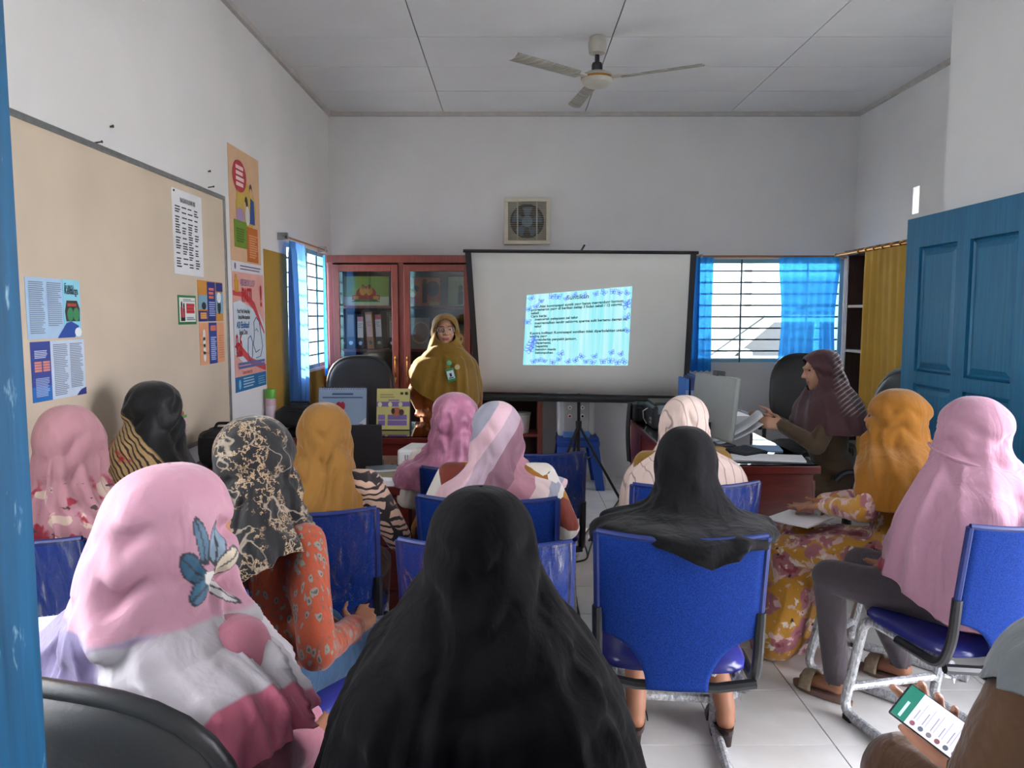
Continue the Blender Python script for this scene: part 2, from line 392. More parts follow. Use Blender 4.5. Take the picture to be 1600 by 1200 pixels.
d2 = door_leaf('door_2', M_door, (2.262, 3.30), 1.11, 2.045, [(a, b, z0, z1) for a, b in ((.14, .50), (.61, .97)) for z0, z1 in pz])
for z in (.3, 1.0, 1.8): MB().tube([(2.29, 3.295, z), (2.29, 3.295, z+.1)], .012, 8).box(2.29, 2.32, 3.29, 3.30, z, z+.1).build('hinge', M_steel, d2)
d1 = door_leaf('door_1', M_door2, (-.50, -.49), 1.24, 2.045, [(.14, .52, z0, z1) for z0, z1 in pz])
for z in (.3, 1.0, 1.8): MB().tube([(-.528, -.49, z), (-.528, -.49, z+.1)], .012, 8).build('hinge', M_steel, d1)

# ------------------------------------------------------------------ outside
struct('ground', MB().box(-30, 30, YB+.2, 40, -.3, -.15).box(-30, XL-.2, -20, YB+.2, -.3, -.15).box(XR+.2, 30, -20, YB+.2, -.3, -.15).box(XL-.2, XR+.2, -20, YF-.2, -.3, -.15), mat('pale_concrete', '#c9c7bd', .9, var=.1, vs=2), smooth=0)
bl = thing('neighbour_building', 'pale building with green fascia seen through the window grille', 'building', (4, 15, -.15))
MB().box(-9, 9, 0, 4, 0, 3.6).build('wall', M_out, bl, smooth=0)
MB().box(-9.6, 9.6, -.9, 4.2, 3.6, 4.0).build('fascia', mat('green_fascia', '#7fc9a4', .6, var=.05), bl, smooth=0)
for x in (-3.0, 3.5): MB().box(x, x+.3, -.85, -.55, 0, 3.6).build('column', mat('column_grey', '#a9aca8', .8, var=.05), bl, smooth=0)
for x in (-7, -4.6, 1.2, 5.6):
    wd = MB().box(x, x+1.3, -.03, .0, 1.0, 2.4).build('window', mat('far_window_frame', '#9fb4bb', .5), bl, smooth=0)
    for k in (0, 1): MB().box(x+.07+.6*k, x+.63+.6*k, -.04, -.03, 1.07, 2.33).build('pane', mat('far_window_glass', '#6a8796', .2), wd, smooth=0)
struct('wall_corridor', MB().box(-2.0, 3.0, -2.4, -2.25, 0, 2.7).box(-2.15, -2.0, -2.4, YF-.15, 0, 2.7).box(3.0, 3.15, -2.4, YF-.15, 0, 2.7).box(-2.15, 3.15, -2.4, YF-.15, 2.7, 2.8).box(-2.15, 3.15, -2.4, YF-.15, -.12, -.02), M_wall, smooth=0)  # unseen corridor box added to keep daylight out of the doorway
ca = thing('carport_roof', 'unseen flat canopy added to shade the parked car outside', 'roof', (3, 7.5, 2.75)); MB().box(-5, 7, 0, 5.6, 0, .08).build('roof_sheet', mat('carport_sheet', '#9a9c9a', .6, var=.05), ca, smooth=0)  # canopy out of view, added to dim the car behind the grille
for x in (-3.3, .9, 4.8): MB().box(x, x+.1, 5.4, 5.5, -2.9, 0).build('post', mat('column_grey', '#a9aca8', .8, var=.05), ca, smooth=0)
nb = thing('boundary_wall', 'added plastered wall blocking sun outside the near left window', 'wall', (-5.2, -4, -.15)); MB().box(0, .2, 0, 10, 0, 3.5).build('wall_panel', M_out, nb, smooth=0); MB().box(-.05, .25, 0, 10, 3.5, 3.58).build('coping', M_out, nb, smooth=0)  # unseen wall added to keep sun patches off the front rows
# parked car
car = thing('parked_car', 'silver white car parked outside behind the window grille', 'car', (3.55, 9.7, -.15), 0)
MC = mat('silver_car_paint', '#c3cdd0', .25, .3, coat=.5, var=.02); MG = mat('car_window_glass', '#28343a', .15, 0, .3, var=.05)
def carprof(pts, y0, y1, m, name, ins=0):
    q = MB(); n = len(pts); vs = []
    for y, k in ((y0, ins), (y0+.12, 0), (y1-.12, 0), (y1, ins)):
        vs += [Vector((x*(1-k*.04), y, z - (k*.05 if z > .9 else 0))) for x, z in pts]
    fs = [tuple(range(n)), tuple(range(4*n-1, 3*n-1, -1))] + [(r*n+i, (r+1)*n+i, (r+1)*n+(i+1) % n, r*n+(i+1) % n) for r in range(3) for i in range(n)]
    return q.add(vs, fs).build(name, m, car, smooth=40)
carprof([(-2.15, .35), (2.1, .35), (2.15, .95), (2.05, 1.12), (-1.0, 1.12), (-1.75, 1.02), (-2.15, .9)], 0, 1.7, MC, 'body', 1)
carprof([(-1.05, 1.10), (2.02, 1.10), (1.85, 1.62), (1.6, 1.72), (-.05, 1.72), (-.25, 1.66)], .08, 1.62, MC, 'cabin', 1)
for pts in ([(-.72, 1.15), (.28, 1.15), (.28, 1.58), (-.22, 1.58)], [(.36, 1.15), (1.15, 1.15), (1.15, 1.58), (.36, 1.58)], [(1.23, 1.15), (1.85, 1.15), (1.72, 1.58), (1.23, 1.58)]):
    MB().prism(pts, .02, Matrix.Translation((0, .068, 0))).build('side_window', MG, car, smooth=0)
MB().add([(-1.0, .2, 1.14), (-1.0, 1.5, 1.14), (-.27, 1.42, 1.65), (-.27, .28, 1.65)], [(0, 3, 2, 1)]).build('windscreen', MG, car, smooth=0, solid=.03)
MB().ell((-.62, -.07, 1.18), (.09, .07, .07)).build('wing_mirror', MC, car)
MB().tube([(.1, .2, 1.74), (.3, .2, 1.79), (1.3, .2, 1.79), (1.5, .2, 1.74)], .02, 8).build('roof_rail', M_blackp, car)
for x in (-1.35, 1.35):
    for y in (.02, 1.5):
        wh = MB().lathe([(.1, 0), (.29, .01), (.31, .05), (.31, .15), (.29, .19), (.1, .19)], (x, y+.19, .31), 20, Matrix.Rotation(PI/2, 4, 'X')).build('wheel', M_blackp, car)
        MB().lathe([(.02, -.005), (.18, -.005), (.2, .01), (.2, .02)], (x, y, .31), 16, Matrix.Rotation(-PI/2, 4, 'X')).build('hub_cap', M_steel, wh)
# ------------------------------------------------------------------ curtains and rods
def sheer(name, col, tr):
    t = NT(name); t.t.nodes.remove(t.b); c = lin(col)
    wv = t.noise(t.co('Object', (300, 300, 300)), 1, 2)
    d = t.n('BsdfDiffuse', None, Color=c); l = t.n('BsdfTranslucent', None, Color=c); p = t.n('BsdfTransparent'); p.inputs[0].default_value = c
    m = t.n('MixShader'); m.inputs[0].default_value = .6; t.set(m.inputs[1], d.outputs[0]); t.set(m.inputs[2], l.outputs[0])
    k = t.math('MULTIPLY', wv, tr*2)
    m2 = t.n('MixShader'); t.set(m2.inputs[0], k); t.set(m2.inputs[1], m.outputs[0]); t.set(m2.inputs[2], p.outputs[0])
    t.t.links.new(m2.outputs[0], t.o.inputs[0]); return t.m
M_sheer = sheer('sheer_blue_cloth', '#3f9be8', .22); M_bluec = sheer('blue_curtain_cloth', '#5c8fd0', .05)
M_yelc = mat('mustard_curtain_cloth', '#b8913a', .85, var=.06, vs=6, bump=.2, bs=250, bd=.001)
def curtain(name, label, m, p0, p1, z0, z1, amp, folds, off, gather=0, ph=0, flare=0, group=None):
    """hangs between points p0,p1 (xy); off = direction of the fold depth"""
    p0, p1, off = Vector(p0), Vector(p1), Vector(off)
    def fn(u, v):
        g = 1 - gather*math.sin(PI*min(1, v*1.15))*.5
        uu = .5 + (u - .5)*g + flare*(1-v)*(u-.5)
        a = amp*(.35 + .65*(1 - v))*math.sin(folds*2*PI*u + ph + .8*math.sin(5*u+v*2)) + amp*.3*math.sin(folds*5.3*u + 2*v)
        if v > .96: a *= .6
        q = p0.lerp(p1, uu) + off*a
        return Vector((q.x, q.y, z0 + (z1 - z0)*v + .008*math.sin(folds*2*PI*u)*(v < .02)))
    o = MB().grid(fn, 90, 30).build(name, m, smooth=180); tag(o, label, 'curtain', group); return o
# left window curtain (opaque blue) and sheer strip on the far side
curtain('curtain', 'blue cloth curtain drawn aside at the left wall window', M_bluec, (XL+.07, 5.52, 0), (XL+.07, 5.98, 0), .82, 2.05, .035, 4, (1, 0, 0), .06)
curtain('curtain', 'sheer blue curtain strip on the far side of the left wall window', M_sheer, (XL+.05, 6.60, 0), (XL+.05, 6.68, 0), 1.0, 2.03, .01, 2, (1, 0, 0), 0)
t = thing('curtain_rod', 'thin wooden curtain rod above the left wall window', 'rod', (XL+.06, 5.5, 2.07))
MB().tube([(0, 0, 0), (0, 1.2, 0)], .009, 8).build('pole', M_rodw, t); MB().box(-.06, .012, .0, .03, -.02, .03).build('bracket', M_steel, t); MB().box(-.06, .012, 1.12, 1.15, -.02, .03).build('bracket', M_steel, t)
# back window: two sheer curtains
a = atY(1084, 405, YB-.06); b = atY(1112, 405, YB-.06); zb = atY(1090, 580, YB-.06).z; zt = 2.045
curtain('curtain', 'sheer blue curtain bunched beside the projection screen', M_sheer, (a.x-.03, YB-.06, 0), (b.x+.02, YB-.06, 0), zb, zt, .022, 4, (0, -1, 0), .1)
a = atY(1217, 405, YB-.06); b = atY(1312, 405, YB-.06)
curtain('curtain', 'sheer blue curtain half drawn over the right part of the window', M_sheer, (a.x, YB-.06, 0), (b.x, YB-.06, 0), 1.02, zt, .02, 7, (0, -1, 0), .22, 1)
t = thing('curtain_rod', 'brown wooden curtain rod above the car window', 'rod', (1.64, YB-.05, zt+.005))
MB().tube([(0, 0, 0), (1.45, 0, 0)], .010, 8).build('pole', M_rodw, t)
for x in (.08, 1.4): MB().box(x, x+.02, -.01, .05, -.015, .02).build('bracket', M_steel, t)
# open shelf with a mustard curtain along the right wall
XS = 2.75; t = thing('open_shelf', 'dark brown open shelf unit half hidden by the mustard curtain', 'shelf', (XS, 4.95, 0))
L = 6.36 - 4.95
MB().box(0, .36, L-.025, L, 0, 2.0).build('side_panel', M_shelfw, t, smooth=0); MB().box(0, .36, 0, .025, 0, 2.0).build('side_panel', M_shelfw, t, smooth=0)
MB().box(.34, .36, .025, L-.025, .05, 2.0).build('back_panel', M_shelfw, t, smooth=0)
for z in (.05, .48, .86, 1.24, 1.60): MB().box(0.004, .34, .025, L-.025, z-.022, z).build('shelf_board', mat('shelf_board_edge', '#8d8784', .6, var=.1), t, smooth=0)
MB().box(-.02, .36, -.02, L+.02, 2.0, 2.04).build('top_board', M_shelfw, t, smooth=0)
a = atX(1352, 390, XS-.05)
curtain('curtain', 'mustard yellow curtain hanging in front of the open shelf', M_yelc, (XS-.05, 4.97, 0), (XS-.05, a.y, 0), .25, 2.0, .02, 9, (1, 0, 0), .05)
t = thing('curtain_rod', 'brass curtain rod holding the mustard curtain', 'rod', (XS-.05, 4.9, 2.015))
MB().tube([(0, 0, 0), (0, 6.45-4.9, 0)], .011, 10).ell((0, 6.46-4.9, 0), (.016, .016, .016)).build('pole', M_brass, t)
for k in range(9): MB().lathe([(.016, -.004), (.02, -.004), (.02, .004), (.016, .004)], (0, .1+.13*k, 0), 12, Matrix.Rotation(PI/2, 4, 'X')).build('ring', M_brass, t)
for y in (.05, 1.42): MB().box(0, .05, y, y+.02, -.01, .01).build('bracket', M_brass, t)

# ------------------------------------------------------------------ glazed cabinet
CY = 6.73; CX0, CX1 = -1.60, .27; cab = thing('glazed_cabinet', 'red brown wooden cabinet with glazed doors behind the presenter', 'cabinet', (CX0, CY, 0))
def cb(name, x0, x1, y0, y1, z0, z1, m=M_cab, parent=None, bevel=.003): return MB().box(x0-CX0, x1-CX0, y0, y1, z0, z1).build(name, m, parent or cab, smooth=0, bevel=bevel)
cb('side_panel', CX0, CX0+.045, 0, .38, 0, 2.0); cb('side_panel', CX1-.045, CX1, 0, .38, 0, 2.0)
cb('top_board', CX0-.01, CX1+.01, -.02, .39, 1.97, 2.035); cb('base_board', CX0+.045, CX1-.045, .0, .38, 0, .08)
cb('back_panel', CX0+.045, CX1-.045, .36, .38, .08, 1.97, mat('cabinet_interior', '#3a2320', .6, var=.1))
for x in (-.966, -.338): cb('post', x-.023, x+.023, 0, .36, .08, 1.97)
for z in (.46, .87, 1.22, 1.60): cb('shelf_board', CX0+.045, CX1-.045, .025, .36, z-.022, z)
cb('middle_rail', CX0+.045, CX1-.045, 0, .025, .80, .87)
for x0, x1, hs in ((-1.553, -.991, 1), (-.941, -.363, -1), (-.313, .223, 1)):
    d = MB()
    for a in ((x0, x0+.055, .88, 1.955), (x1-.055, x1, .88, 1.955), (x0+.055, x1-.055, .88, .945), (x0+.055, x1-.055, 1.895, 1.955)): d.box(a[0]-CX0, a[1]-CX0, -.022, 0, a[2], a[3])
    d = d.build('door', M_cab, cab, smooth=0, bevel=.004)
    cb('pane', x0+.055, x1-.055, -.012, -.008, .945, 1.895, M_cglass, d, 0)
    hx = (x1-.027 if hs > 0 else x0+.027)-CX0
    MB().tube([(hx, -.022, 1.0), (hx, -.05, 1.02), (hx, -.055, 1.07), (hx, -.05, 1.12), (hx, -.022, 1.14)], .007, 8).ell((hx, -.022, 1.0), (.013, .008, .02)).ell((hx, -.022, 1.14), (.013, .008, .02)).build('handle', M_brass, d)
    MB().tube([(hx, -.022, .965), (hx, -.04, .965)], .012, 10).ell((hx, -.045, .95), (.008, .004, .02)).build('key', M_brass, d)
# things in the cabinet
def paint_lines(mb, M, x0, x1, y0, y1, n, h, jit=.3, z=.0012):
    for k in range(n):
        y = y1 - (y1-y0)*(k+.5)/n; e = x0 + (x1-x0)*(1 - jit*random.random()*random.random())
        mb.box(x0, e, y-h/2, y+h/2, z-.0006, z, M=M)
    return mb
def binder(x, z, w_, h, label, tilt=0, label_c='#e6e6e8', cover=None, ring=True, d=.27, y=.045, strip=None, grp='lever arch binders in the glazed cabinet'):
    t = thing('ring_binder', label, 'binder', (x, CY+y, z), 0, grp, rot=(0, tilt, 0))
    m = cover or M_blackp
    MB().box(0, w_, 0, d, 0, h).build('cover', m, t, smooth=0, bevel=.003)
    MB().box(.006, w_-.006, -.0015, 0, h*.33, h*.93).build('spine_label', C(label_c), t, smooth=0)
    if strip: MB().box(.006, w_-.006, -.003, -.0015, h*.80, h*.93).build('label_stripe', C(strip), t, smooth=0)
    q = MB()
    for k in range(3): q.box(.012, w_-.014-.01*(k == 1), -.0032, -.0015, h*(.72-.05*k), h*(.735-.05*k))
    q.build('print', M_inkg, t, smooth=0)
    if ring:
        q = MB(); n = 14
        q.lathe([(.012, 0), (.017, 0), (.017, .003), (.012, .003)], (w_/2, 0, h*.17), n, Matrix.Rotation(PI/2, 4, 'X')); q.build('finger_ring', M_chrome, t)
    return t
def cx(px, Y=CY+.05): return atY(px, 500, Y).x
binder(cx(530)+.005, 1.22, .046, .30, 'dark binder with grey spine label behind the small green box', 0, '#8d9392')
binder(cx(542), 1.22, .068, .325, 'wide black binder with grey label, second from the left in the cabinet', 0, '#868c90', ring=True)
binder(cx(557.5), 1.22, .062, .305, 'black binder with white label and pink top stripe in the cabinet', .0, '#e8e4ea', strip='#d99aa8')
binder(cx(573)+.002, 1.22, .062, .325, 'tan cardboard binder with pale pink label leaning in the cabinet', -.06, '#e8c6c2', C('#b98a68'))
binder(cx(586)+.006, 1.22, .062, .325, 'black binder with white label and red top edge, right of the tan one', -.04, '#eceaf0', strip='#c9707a')
binder(cx(607.5), 1.22, .05, .31, 'black binder at the door edge beside the open gap in the cabinet', 0, '#d6cfc8', strip='#8fa07a')
o = MB().box(0, .05, 0, .016, 0, .12).build('small_box', C('#4f8a2e'), smooth=0, bevel=.002); o.location = (cx(529)-.006, CY+.026, 1.22); tag(o, 'small green box in front of the leftmost binder', 'box')
def picture(name, label, cat, px0, py0, px1, py1, Y, base, tilt=.12, th=.008, z0=None, face='#dfe6d0'):
    """upright card leaning back: returns thing and its face frame (x right, y up, z toward the room), width, height"""
    a, b = atY(px0, py1, Y), atY(px1, py0, Y); w_, h = b.x-a.x, b.z-a.z; z = a.z if z0 is None else z0
    t = thing(name, label, cat, (a.x, Y, z), 0, None, rot=(-tilt, 0, 0))
    MB().box(0, w_, 0, th, 0, h).build('card', C(face), t, smooth=0, bevel=.001)
    return t, frame((0, -.0005, 0), (1, 0, 0), (0, 0, 1)), w_, h
def flat(name, m, t, M, shapes):
    for s in shapes:
        q = MB()
        if s[0] == 'r': q.box(s[1], s[2], s[3], s[4], 0, .0012 if len(s) < 6 else s[5], M=M)
        elif s[0] == 'e':
            n = 18; pts = [(s[1]+s[3]*math.cos(2*PI*k/n), s[2]+s[4]*math.sin(2*PI*k/n)) for k in range(n)]; zz = .0018 if len(s) < 6 else s[5]
            q.add([M @ Vector((x, y, zz)) for x, y in pts], [tuple(range(n))])
        elif s[0] == 'p':
            zz = .0016 if len(s) < 3 else s[2]; q.add([M @ Vector((x, y, zz)) for x, y in s[1]], [tuple(range(len(s[1])))])
        elif s[0] == 'l':
            q.tube([M @ Vector((x, y, .002)) for x, y in s[1]], s[2], 4)
        q.build(name, m, t, smooth=0)
t, M, w_, h = picture('desk_calendar', 'green calendar card with red crest standing on the top cabinet shelf', 'calendar', 536, 430, 607, 477, CY+.08, 0, .15, z0=1.60, face='#8fb04a')
flat('print', C('#c9cfb0'), t, M, [('r', 0, w_, 0, h*.3)])
flat('print', C('#a8322e'), t, M, [('e', w_*.5, h*.42, w_*.22, h*.24), ('r', w_*.2, w_*.8, h*.2, h*.36, .002)])
flat('print', C('#d7a03a'), t, M, [('r', w_*.22, w_*.34, h*.22, h*.33, .003), ('r', w_*.66, w_*.78, h*.22, h*.33, .003), ('e', w_*.43, h*.5, .03, .04, .003), ('e', w_*.57, h*.5, .03, .04, .003)])
flat('print', C('#2f7a38'), t, M, [('p', [(w_*.18, h*.13), (w_*.82, h*.13), (w_*.7, h*.22), (w_*.3, h*.22)], .003)])
flat('print', C('#7d5a3a'), t, M, [('e', w_*.43, h*.64, .014, .022, .003), ('e', w_*.57, h*.64, .014, .022, .003)])
t, M, w_, h = picture('picture_card', 'orange picture card with standing figures on the top cabinet shelf', 'picture', 640, 432, 687, 477, CY+.1, 0, .12, z0=1.60, face='#b8642e')
flat('print', C('#4a3630'), t, M, [('r', w_*(.42), w_*.58, h*.1, h*.8), ('e', w_*.5, h*.86, .016, .022), ('e', w_*.76, h*.6, .06, .07), ('e', w_*.2, h*.6, .03, .03)])
flat('print', C('#b83a2c'), t, M, [('e', w_*.15, h*.2, .04, .045, .0022)]); flat('print', C('#c9a83a'), t, M, [('e', w_*.1, h*.45, .03, .04, .0024), ('r', w_*.65, w_*.98, .005, h*.14, .0022)])
t, M, w_, h = picture('picture_card', 'pale green picture card with a figure behind the right cabinet pane', 'picture', 700, 431, 726, 477, CY+.1, 0, .12, z0=1.60, face='#9fb488')
flat('print', C('#5d6a58'), t, M, [('r', w_*.6, w_*.9, h*.05, h*.5), ('e', w_*.75, h*.6, .02, .03)])
t, M, w_, h = picture('plate_box', 'flat silver box with a round plate print beside the presenter', 'box', 641, 497, 670, 546, CY+.07, 0, .1, .03, 1.22, '#8b8a84')
flat('print', C('#a9a293'), t, M, [('e', w_*.55, h*.52, .085, .1)]); flat('print', C('#8a7a66'), t, M, [('e', w_*.55, h*.52, .07, .085, .0025)])
t, M, w_, h = picture('picture_book', 'blue book with a round face on its cover beside the presenter', 'book', 708, 507, 728, 546, CY+.07, 0, .08, .02, 1.22, '#2f6fa0')
flat('print', C('#d8cfc0'), t, M, [('e', w_*.5, h*.4, .035, .05)]); flat('print', C('#3a2c28'), t, M, [('e', w_*.42, h*.4, .01, .014, .003), ('e', w_*.62, h*.4, .01, .014, .003)])
t, M, w_, h = picture('picture_book', 'book with two cartoon children on the cover beside the cabinet handle', 'book', 588, 571, 613, 598, CY+.07, 0, .1, .015, .872, '#c9c8cf')
flat('print', C('#9a6a4c'), t, M, [('e', w_*.27, h*.5, .025, .03), ('e', w_*.75, h*.5, .025, .03)]); flat('print', C('#5f5f96'), t, M, [('r', 0, w_, h*.78, h)]); flat('print', C('#3a3036'), t, M, [('e', w_*.27, h*.2, .02, .03), ('e', w_*.75, h*.2, .02, .03)])
t = thing('storage_jar', 'small glass jar with pale lid on the cabinet floor beside the presenter', 'jar', (cx(643)+.02, CY+.1, .872)); MB().lathe([(.035, 0), (.04, .01), (.04, .08), (.034, .09)]).build('jar_body', C('#9fb0b4', .2), t); MB().lathe([(.038, .09), (.038, .105), (.02, .108)]).build('lid', C('#c9cccc'), t)
t = thing('white_tub', 'white plastic tub with lid on the open shelf below the screen', 'tub', (.09, CY+.15, .46)); MB().lathe([(.06, 0), (.075, .16), (.075, .165)]).build('tub_body', M_white, t); MB().lathe([(.08, .165), (.08, .185), (.06, .19)]).build('lid', C('#9fb0a8'), t)
# exhaust fan on the back wall
a, b = atY(788, 382, YB), atY(859, 312, YB); fw = (b.x-a.x)/2
t = thing('exhaust_fan', 'square exhaust fan with slatted grille on the back wall', 'fan', ((a.x+b.x)/2, YB, (a.z+b.z)/2))
q = MB(); e = .035
for z0, z1, x0, x1 in ((-fw, -fw+e, -fw, fw), (fw-e, fw, -fw, fw), (-fw+e, fw-e, -fw, -fw+e), (-fw+e, fw-e, fw-e, fw)): q.box(x0, x1, -.09, 0, z0, z1)
q.build('housing', M_cream, t, smooth=0, bevel=.004)
q = MB(); n = 32; Rr = fw*.74; fi = fw-e
vs = [Vector((Rr*math.cos(2*PI*k/n), -.07, Rr*math.sin(2*PI*k/n))) for k in range(n)]
sq = []
for k in range(n):
    c_, s_ = math.cos(2*PI*k/n), math.sin(2*PI*k/n); mm = max(abs(c_), abs(s_)); sq.append(Vector((fi*c_/mm, -.07, fi*s_/mm)))
q.add(vs+sq, [(k, (k+1) % n, n+(k+1) % n, n+k) for k in range(n)]).build('shroud', C('#8d8a7c'), t, smooth=0)
MB().box(-fi, fi, -.005, 0, -fi, fi).build('back_shutter', C('#3c3d3c'), t, smooth=0)
MB().lathe([(.05, 0), (.05, .04), (.02, .045)], (0, -.02, 0), 16, Matrix.Rotation(PI/2, 4, 'X')).build('hub', C('#5f7688'), t)
for k in range(5):
    a0 = 2*PI*k/5 + .3
    q = MB().grid(lambda u, v: Vector(((.045+v*(Rr-.06))*math.cos(a0+(u-.5)*(.75)), -.035+.03*(u-.5), (.045+v*(Rr-.06))*math.sin(a0+(u-.5)*(.75)))), 6, 6)
    q.build('fan_blade', C('#54697c'), t, smooth=180, solid=.003)
for k in range(22): z = -fi + 2*fi*(k+.5)/22; MB().tube([(-fi, -.082, z), (fi, -.082, z)], .0022, 5).build('grille_bar', C('#a8a494'), t)
for x in (-fw*.42, fw*.42): MB().box(x-.006, x+.006, -.088, -.083, -fi, fi).build('grille_rib', C('#a8a494'), t, smooth=0)
# ceiling fan
fc = Vector((.56, 5.22, 0)); t = thing('ceiling_fan', 'dusty white three blade ceiling fan', 'fan', (fc.x, fc.y, H-.27))
MW = mat('dusty_fan_white', '#b9b6ab', .5, var=.08, vs=8)
MB().lathe([(.02, .15), (.055, .16), (.062, .22), (.05, .262), (.02, .268)]).build('canopy', MW, t); MB().lathe([(.016, .05), (.016, .16)], n=12).build('down_rod', M_blackm, t)
MB().lathe([(.03, .045), (.036, .055), (.036, .085), (.03, .1)], n=14).build('rod_clamp', M_blackm, t)
MB().lathe([(.02, -.055), (.07, -.05), (.098, -.03), (.105, 0), (.1, .022), (.06, .042), (.02, .05)], n=28).build('motor', MW, t); MB().lathe([(.106, -.006), (.1075, 0), (.106, .008)], n=28).build('band', M_brass, t)
t2 = NT('dusty_blade'); nn = t2.noise(t2.co('Object', (3, 30, 3)), 2, 4); t2.p(Base__Color=t2.ramp(nn, [(.3, '#7a756c'), (.7, '#aaa79d')]), Roughness=.5)
for k, az in enumerate((98, 217, 337)):
    a_ = math.radians(az); R_ = Matrix.Rotation(a_, 4, 'Z')
    def bl_(u, v):
        x = .17 + .52*v; wd = .042 + .012*v; return R_ @ Vector((x, (u-.5)*2*wd*.85, .0 + (u-.5)*.022 - .012*(1-(2*u-1)**2) + .008*v))
    b_ = MB().grid(bl_, 8, 10).build('blade', t2.m, t, smooth=180, solid=.004)
    MB().box(.09, .2, -.022, .022, -.004, .006, M=R_).build('blade_bracket', MW, b_, smooth=0)
# ------------------------------------------------------------------ notice board and wall papers
XBD = XL + .024
b0 = atX(20, 190, XL); b1 = atX(345, 303, XL); bb = atX(320, 686, XL)
BY0, BY1, BZ0, BZ1 = 1.75, b1.y, bb.z-.01, (b0.z+b1.z)/2+.01
bo = thing('notice_board', 'large beige notice board in aluminium frame on the left wall', 'board', (XL, BY0, BZ0))
MB().box(0, .018, .02, BY1-BY0-.02, .02, BZ1-BZ0-.02).build('panel', M_board, bo, smooth=0)
for a in ((0, BY1-BY0, 0, .024), (0, BY1-BY0, BZ1-BZ0-.024, BZ1-BZ0), (0, .024, .024, BZ1-BZ0-.024), (BY1-BY0-.024, BY1-BY0, .024, BZ1-BZ0-.024)):
    MB().box(0, .026, a[0], a[1], a[2], a[3]).build('frame_rail', M_steel, bo, smooth=0, bevel=.003)
for k, (px, py) in enumerate(((147, 229), (325, 293))):
    p = atX(px, py, XL); o = MB().tube([(0, 0, 0), (.03, .004, .006)], .003, 6).ell((.03, .004, .006), (.004, .006, .006), 8, 5).build('nail', M_rust); o.location = (p.x, p.y, max(p.z, BZ1+.006)); tag(o, ('rusty nail above the middle of the notice board', 'rusty nail above the far corner of the notice board')[k], 'nail')
for k, (px, py) in enumerate(((172, 198), (325, 268))):
    p = atX(px, py, XL); o = MB().tube([(0, 0, 0), (.012, 0, .002)], .004, 6).ell((.012, 0, .002), (.004, .007, .007), 8, 5).build('nail', M_rust); o.location = p; tag(o, ('nail head high on the wall above the notice board', 'nail head on the wall left of the upper poster')[k], 'nail')
def sheet(name, label, cat, pts, X, face, th=.0015):
    """paper on the left wall from four photo corners (tl, tr, br, bl)"""
    q = [atX(px, py, X) for px, py in pts]; y0 = (q[0].y+q[3].y)/2; y1 = (q[1].y+q[2].y)/2
    z1 = (q[0].z+q[1].z)/2; z0 = (q[2].z+q[3].z)/2; w_, h = y1-y0, z1-z0
    t = thing(name, label, cat, (X, y0, z0)); MB().box(0, th, 0, w_, 0, h).build('paper', C(face), t, smooth=0)
    return t, frame((th+.0002, 0, 0), (0, 1, 0), (0, 0, 1)), w_, h
def lines(t, M, m, x0, x1, y0, y1, n, h=.003, jit=.35): paint_lines(MB(), M, x0, x1, y0, y1, n, h, jit, .0034).build('print', m, t, smooth=0)['kind'] = 'stuff'
XB = XL + .0185
t, M, w_, h = sheet('leaflet', 'unfolded light blue family leaflet with a house drawing, upper of two', 'leaflet', [(37, 433), (123, 437), (126, 527), (44, 530)], XB, '#a9c6e2')
flat('print', C('#8fd0e4'), t, M, [('r', w_*.66, w_, 0, h)]); flat('print', C('#2f4fa0'), t, M, [('p', [(w_*.52, 0), (w_*.86, 0), (w_*.95, h*.2), (w_*.8, h*.28), (w_*.7, h*.25)])]); flat('print', C('#e6eef2'), t, M, [('e', w_*.93, h*.09, w_*.07, h*.08, .002)])
flat('print', C('#3f3a38'), t, M, [('p', [(w_*.7, h*.28), (w_*.97, h*.28), (w_*.98, h*.5), (w_*.93, h*.64), (w_*.72, h*.64), (w_*.68, h*.45)], .002)]); flat('print', C('#b04a3c'), t, M, [('r', w_*.73, w_*.91, h*.54, h*.59, .0026)]); flat('print', C('#3f8a5c'), t, M, [('e', w_*.78, h*.4, .02, .025, .003), ('e', w_*.9, h*.4, .02, .025, .003)])
text('Fungsi', .03, M_ink, t, M @ Matrix.Translation((w_*.69, h*.84, .003)), sx=.8); text('Keluarga', .04, M_ink, t, M @ Matrix.Translation((w_*.685, h*.75, .003)), bold=.0004, sx=.62)
lines(t, M, M_inkg, w_*.04, w_*.3, h*.08, h*.94, 26); lines(t, M, M_inkg, w_*.36, w_*.62, h*.2, h*.94, 22)
t, M, w_, h = sheet('leaflet', 'unfolded pale leaflet with dark blue left column, lower of two', 'leaflet', [(45, 536), (129, 529), (135, 613), (52, 632)], XB, '#c3d2e6')
flat('print', C('#3d4a92'), t, M, [('r', 0, w_*.34, h*.25, h)]); flat('print', C('#2a6cb4'), t, M, [('r', 0, w_*.34, 0, h*.25)]); flat('print', C('#32347a'), t, M, [('p', [(w_*.8, 0), (w_, 0), (w_, h*.13), (w_*.9, h*.1)])])
for r in range(4):
    for c_ in range(2): flat('print', C('#d98a78'), t, M, [('r', w_*(.05+.145*c_), w_*(.17+.145*c_), h*(.5+.045*r), h*(.535+.045*r), .002)])
lines(t, M, M_inkg, w_*.39, w_*.65, h*.05, h*.95, 28); lines(t, M, M_inkg, w_*.7, w_*.95, h*.15, h*.95, 26); lines(t, M, C('#9fb4dc'), w_*.05, w_*.29, h*.08, h*.4, 12); lines(t, M, C('#c9d2ea'), w_*.05, w_*.29, h*.72, h*.86, 5)
t, M, w_, h = sheet('paper_notice', 'white printed duty list pinned near the far end of the notice board', 'notice', [(266, 293), (314, 308), (318, 431), (274, 430)], XB, '#dcdde0')
